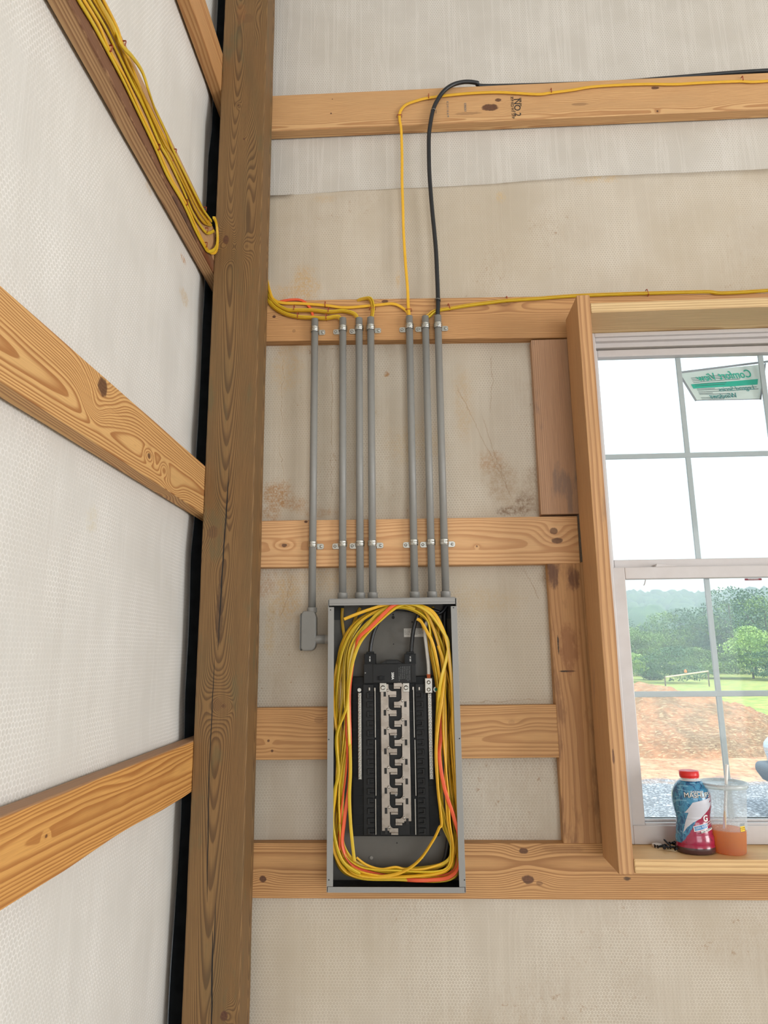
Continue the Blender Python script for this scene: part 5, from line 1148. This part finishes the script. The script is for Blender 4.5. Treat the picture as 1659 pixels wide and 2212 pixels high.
# ------------------------------------------------------------------ outside
GZ = 0.0
def gz(x, y): return -.02 + .10*mnoise.noise(Vector((x*.06, y*.05, 2)))*min(1, max(0, (y-8)/20)) + max(0, y-55)*.012
b = NB('outdoor_ground'); co = b.coord(); x, y, z = b.sep(co)
big = b.noise(b.vmap(co, (1, .6, 1)), .35, 4); mid = b.noise(co, 2.2, 5, .65); fine = b.noise(b.vmap(co, (1, .5, 1)), 14, 5, .7); pebb = b.voro(co, 30)
gravel = b.mix(b.sstep(pebb, .1, .55), srgb(206, 208, 212), srgb(120, 122, 126)); gravel = b.mix(b.sstep(fine, .55, .65, 0, .6), gravel, srgb(232, 232, 234))
clay = b.mix(b.sstep(mid, .35, .65), srgb(196, 140, 104), srgb(214, 176, 140)); clay = b.mix(b.sstep(fine, .5, .62, 0, .7), clay, srgb(150, 104, 80))
grass = b.mix(b.sstep(mid, .35, .65), srgb(138, 166, 84), srgb(196, 188, 108)); grass = b.mix(b.sstep(fine, .5, .65, 0, .5), grass, srgb(84, 126, 56))
yy = b.add(y, b.mul(b.sub(big, .5), 5)); yy = b.add(yy, b.mul(x, -.3))
c = b.mix(b.sstep(b.add(y, b.mul(b.sub(mid, .5), 2.0)), 9.0, 9.8), gravel, clay); c = b.mix(b.sstep(yy, 14.2, 15.4), c, grass)
b.fin(c, .9, 0, b.bump(fine, .6, .03)); m_ground = b.m
ys = [2.3] + frange(2.6, 16, 60) + frange(16.5, 60, 60) + frange(62, 330, 40)
xs_ = frange(-60, -6, 14) + frange(-5, 22, 90) + frange(24, 160, 30)
g = grid_wall('ground', xs_, ys, lambda u, v: (u, v, gz(u, v)), m_ground)
go = g.build('ground', m_ground, loc=(0,0,0)); tag(go, kind='structure')
# heap of clay and straw
b = NB('clay_and_straw'); co = b.coord(); n1 = b.noise(b.vmap(co, (1,1,1)), 1.6, 6, .7); n2 = b.noise(b.vmap(co, (2, 6, 6)), 7, 5, .75, .6)
c = b.mix(b.sstep(n1, .4, .6), srgb(196, 140, 104), srgb(150, 120, 92)); c = b.mix(b.sstep(n2, .5, .62, 0, .85), c, srgb(222, 196, 156)); c = b.mix(b.sstep(b.noise(co, 16, 5, .7), .58, .68, 0, .7), c, srgb(96, 74, 60))
b.fin(c, .95, 0, b.bump(n2, .8, .03)); m_heap = b.m
hc = Vector((4.1, 13.2)); 
def hz(x, y):
    d = math.sqrt(((x-hc.x)/3.3)**2 + ((y-hc.y)/2.0)**2); h = 1.02*max(0, 1-d**1.7)*(1+.22*mnoise.noise(Vector((x*.9, y*.9, 4))))
    return gz(x, y) - .03 + h + (.10*mnoise.noise(Vector((x*2.6, y*2.6, 1)))+.05*mnoise.noise(Vector((x*7, y*7, 1)))+.025*mnoise.noise(Vector((x*17, y*17, 1))))*min(1, h*3)
g = grid_wall('h', frange(.7, 7.5, 110), frange(11.1, 15.3, 70), lambda u, v: (u, v, hz(u, v)), m_heap); tag(g.build('dirt_mound', m_heap), 'mound of orange clay and straw on the building site outside the window', 'dirt mound')
# trees
m_bark = plain('grey_bark', srgb(112, 100, 88), .9, var=.15, scale=6)
def leafmat(name, c1, c2):
    b = NB(name); n = b.noise(b.coord(), 1.4, 4, .6); c = b.mix(b.sstep(n, .3, .7), c1, c2); b.fin(c, .6); return b.m
m_leaf = [leafmat('olive_leaves', srgb(98, 132, 72), srgb(140, 166, 92)), leafmat('dark_green_leaves', srgb(62, 98, 66), srgb(92, 126, 82)), leafmat('light_green_leaves', srgb(140, 176, 92), srgb(170, 196, 104))]
def tree(x, y, h, w, kind, label, seed, group='trees beyond the meadow', nl=2600, shrub=False):
    rnd = random.Random(seed); z0 = gz(x, y)
    t = empty('leafy_tree' if not shrub else 'leafy_shrub', (x, y, z0), label, 'tree' if not shrub else 'shrub', group)
    mb = MB(); ctr = []
    if not shrub:
        tr_ = [(x, y, z0-.1), (x+rnd.uniform(-.1, .1)*h*.2, y, z0+h*.35), (x+rnd.uniform(-.2, .2)*h*.2, y, z0+h*.8)]
        mb.tube(smooth_path(tr_, 5), h*.022, 8, hint=(0,-1,0), scale=[1-.75*k/10 for k in range(11)])
    for k in range(9):
        a = rnd.uniform(0, 6.28); hh = rnd.uniform(.12, .86); rr = w*.36*rnd.uniform(.3, 1)*(1-abs(hh-.5)*.9)
        c = Vector((x+math.cos(a)*rr, y+math.sin(a)*rr, z0+h*hh)); ctr.append((c, w*rnd.uniform(.20, .30), h*rnd.uniform(.10, .17)))
        if not shrub and k < 6: mb.tube([(x, y, z0+h*.30+h*.03*k), tuple((Vector((x, y, z0+h*.45))+c)/2), tuple(c)], h*.007, 6, hint=(0,-1,0), scale=[1, .7, .3])
    ctr.append((Vector((x, y, z0+h*.88)), w*.18, h*.12)); ctr.append((Vector((x, y, z0+h*.5)), w*.32, h*.26))
    if mb.v: mb.build('trunk', m_bark, t)
    lv = MB(); s_ = .05+h*.007
    for k in range(nl):
        c, rx, rz = rnd.choice(ctr); v = Vector((rnd.gauss(0, 1), rnd.gauss(0, 1), rnd.gauss(0, 1))).normalized()*rnd.uniform(.55, 1.05)
        p = c + Vector((v.x*rx, v.y*rx, v.z*rz)); q = Matrix.Rotation(rnd.uniform(0, 6.28), 3, Vector((rnd.gauss(0,1), rnd.gauss(0,1), rnd.gauss(0,1))).normalized())
        u1 = q @ Vector((s_, 0, 0)); u2 = q @ Vector((0, s_*.6, 0)); lv.add([p-u1, p-u2*.8, p+u1, p+u2], [(0, 1, 2, 3)])
    lv.build('foliage', m_leaf[kind], t); return t
def X_at(px, Y): return P(px, 1440, Y).x
TR = [(1345, 52, 6.2, 6.0, 1, 0), (1378, 46, 4.4, 5.5, 0, 0), (1405, 60, 5.6, 6.5, 1, 0), (1440, 50, 6.4, 7.0, 0, 0), (1478, 54, 7.2, 7, 1, 0), (1515, 58, 6.6, 7, 1, 0), (1545, 50, 6.2, 6.5, 0, 0), (1590, 48, 8.8, 8.5, 1, 0), (1632, 50, 8.2, 8, 1, 0), (1668, 46, 7.6, 8, 0, 0), (1625, 40, 4.4, 4.6, 2, 0),
      (1362, 38, 1.9, 3.0, 2, 1), (1392, 40, 1.7, 2.8, 1, 1), (1462, 36, 2.3, 4.6, 1, 1), (1500, 42, 2.2, 3.6, 0, 1), (1575, 40, 1.8, 4, 0, 1), (1655, 38, 1.9, 4, 1, 1), (1310, 48, 5.6, 6.5, 0, 0)]
for k, (px, Y, h, w, kd, shb) in enumerate(TR):
    lab = ['olive green tree beyond the meadow, seen through the lower window', 'dark green tree beyond the meadow, seen through the lower window', 'bright light-green tree at the right of the tree line outside'][kd] if not shb else ['olive shrub at the edge of the meadow', 'dark shrub at the edge of the meadow', 'pale green shrub at the left edge of the meadow outside'][kd]
    tree(X_at(px, Y), Y, h*(.66 if not shb else .8), w*.9, kd, lab, 40+k, 'trees beyond the meadow' if not shb else 'shrubs along the meadow', nl=5200 if not shb else 3000, shrub=bool(shb))
# wooded hill far behind
b = NB('far_forest'); n = b.noise(b.coord(), .35, 5, .7); b.fin(b.mix(b.sstep(n, .35, .65), srgb(66, 100, 72), srgb(104, 134, 96)), .9); m_far_f = b.m
mb = MB(); rnd = random.Random(5)
def hill_z(x, y): return gz(x, y) + 11.5*min(1, max(0, (y-150)/90.0))*(1+.16*mnoise.noise(Vector((x*.02, y*.02, 3))))
base_ico = bmesh.new(); bmesh.ops.create_icosphere(base_ico, subdivisions=2, radius=1); IV = [v.co.copy() for v in base_ico.verts]; IF = [[v.index for v in f.verts] for f in base_ico.faces]; base_ico.free()
for k in range(620):
    y = rnd.uniform(120, 250); x = rnd.uniform(.22, .58)*y + rnd.uniform(-4, 4); z = hill_z(x, y); r_ = rnd.uniform(2.6, 4.6); hh = rnd.uniform(5.5, 8.5)
    vs = [Vector((x+v.x*r_*(1+.3*mnoise.noise(v*2.2+Vector((k, 0, 0)))), y+v.y*r_, z+hh*.5+v.z*hh*.55*(1+.35*mnoise.noise(v*2.5+Vector((0, k, 0)))))) for v in IV]
    mb.add(vs, IF, True)
tag(mb.build('distant_forest', m_far_f), 'hazy blue-green wooded hill behind the trees', 'forest', kind='stuff')
g = grid_wall('hill', frange(10, 170, 30), frange(140, 260, 24), lambda u, v: (u, v, hill_z(u, v)), m_far_f); tag(g.build('hill', m_far_f, loc=(0,0,0)), kind='structure')
# wooden pole lying on posts, orange marker
m_pole = plain('weathered_pole', srgb(214, 196, 166), .8, var=.1, scale=5)
a = P(1436, 1463, 30); c = P(1529, 1450, 33); pr = empty('pole_barrier', ((a.x+c.x)/2, (a.y+c.y)/2, gz(a.x, a.y)), 'long pale pole resting on low posts across the meadow outside', 'barrier')
mb = MB(); mb.tube([a, c], .035, 10); mb.build('pole', m_pole, pr)
for q in (a, c): mb = MB(); mb.tube([(q.x, q.y, gz(q.x, q.y)-.1), (q.x, q.y, q.z+.03)], .03, 8, hint=(0,-1,0)); mb.build('post', m_bark, pr)
m_mark = plain('orange_marker', srgb(240, 140, 80), .6); q = P(1481, 1452, 31.3)
mb = MB(); mb.lathe((q.x, q.y, q.z-.02), [(.05, 0), (.06, .03), (.05, .10), (.02, .14)], 12); mb.build('marker_flag', m_mark, pr)
# parked car, only its front corner in view
m_car = plain('silver_car_paint', srgb(196, 204, 210), .25, .3, var=.02, **{'Coat Weight': .5}); m_bumper = plain('grey_bumper', srgb(96, 104, 112), .5, var=.06); m_win = plain('dark_car_glass', (.03, .04, .05, 1), .1); m_tyre = plain('tyre_rubber', (.02, .02, .02, 1), .8); m_lamp = plain('headlamp_lens', srgb(226, 232, 236), .15)
cx0 = 3.50; cy0, cy1 = 6.0, 7.72
car = empty('parked_car', (cx0+2.1, (cy0+cy1)/2, GZ), 'silver car parked on the gravel, only its front corner showing at the right', 'car')
def carbox(prof_, y0, y1, inset, name, mat, bev=.05):
    mb = MB(); mb.prism([(cx0+p[0], p[1]) for p in prof_], y0+inset, y1-inset); return mb.build(name, mat, car, bevel=bev, segs=4)
carbox([(.25,.20),(3.95,.20),(4.2,.35),(4.25,.85),(3.3,.98),(1.1,.92),(.18,.74),(.06,.64),(.10,.50),(.10,.36)], cy0, cy1, 0, 'car_body', m_car, .07)
carbox([(.28,.16),(.55,.14),(.58,.42),(.30,.47),(0,.46),(-.02,.38),(.05,.28)], cy0, cy1, -.01, 'front_bumper', m_bumper, .05)
carbox([(.12,.52),(.42,.54),(.46,.66),(.16,.65)], cy0, cy1, -.006, 'headlamp', m_lamp, .02)
carbox([(1.15,.90),(3.5,.95),(3.0,1.38),(1.8,1.40)], cy0, cy1, .12, 'cabin_glass', m_win, .06)
carbox([(1.75,1.36),(3.05,1.35),(2.9,1.43),(1.95,1.44)], cy0, cy1, .14, 'roof', m_car, .03)
for xx in (.85, 3.35):
    for y_ in (cy0-.005, cy1-.195):
        mb = MB(); mb.lathe((cx0+xx, y_, .31), [(.17, .0), (.20, -.004), (.31, .0), (.32, .03), (.32, .17), (.31, .2), (.17, .2)], 32, axis='y'); mb.build('wheel', m_tyre, car)
# light haze over the countryside
b = NB('summer_haze'); b.t.nodes.remove(b.b); vsn = b.n('ShaderNodeVolumeScatter'); vsn.inputs['Color'].default_value = (.72, .86, 1.0, 1); vsn.inputs['Density'].default_value = .0046
b.t.links.new(vsn.outputs[0], b.out.inputs['Volume'])
hz_ = MB().box((-40, 17, -1.5), (170, 300, 60)).build('haze', b.m, loc=(0,0,0)); tag(hz_, 'thin summer haze over the meadow and the hill', 'haze', kind='stuff')
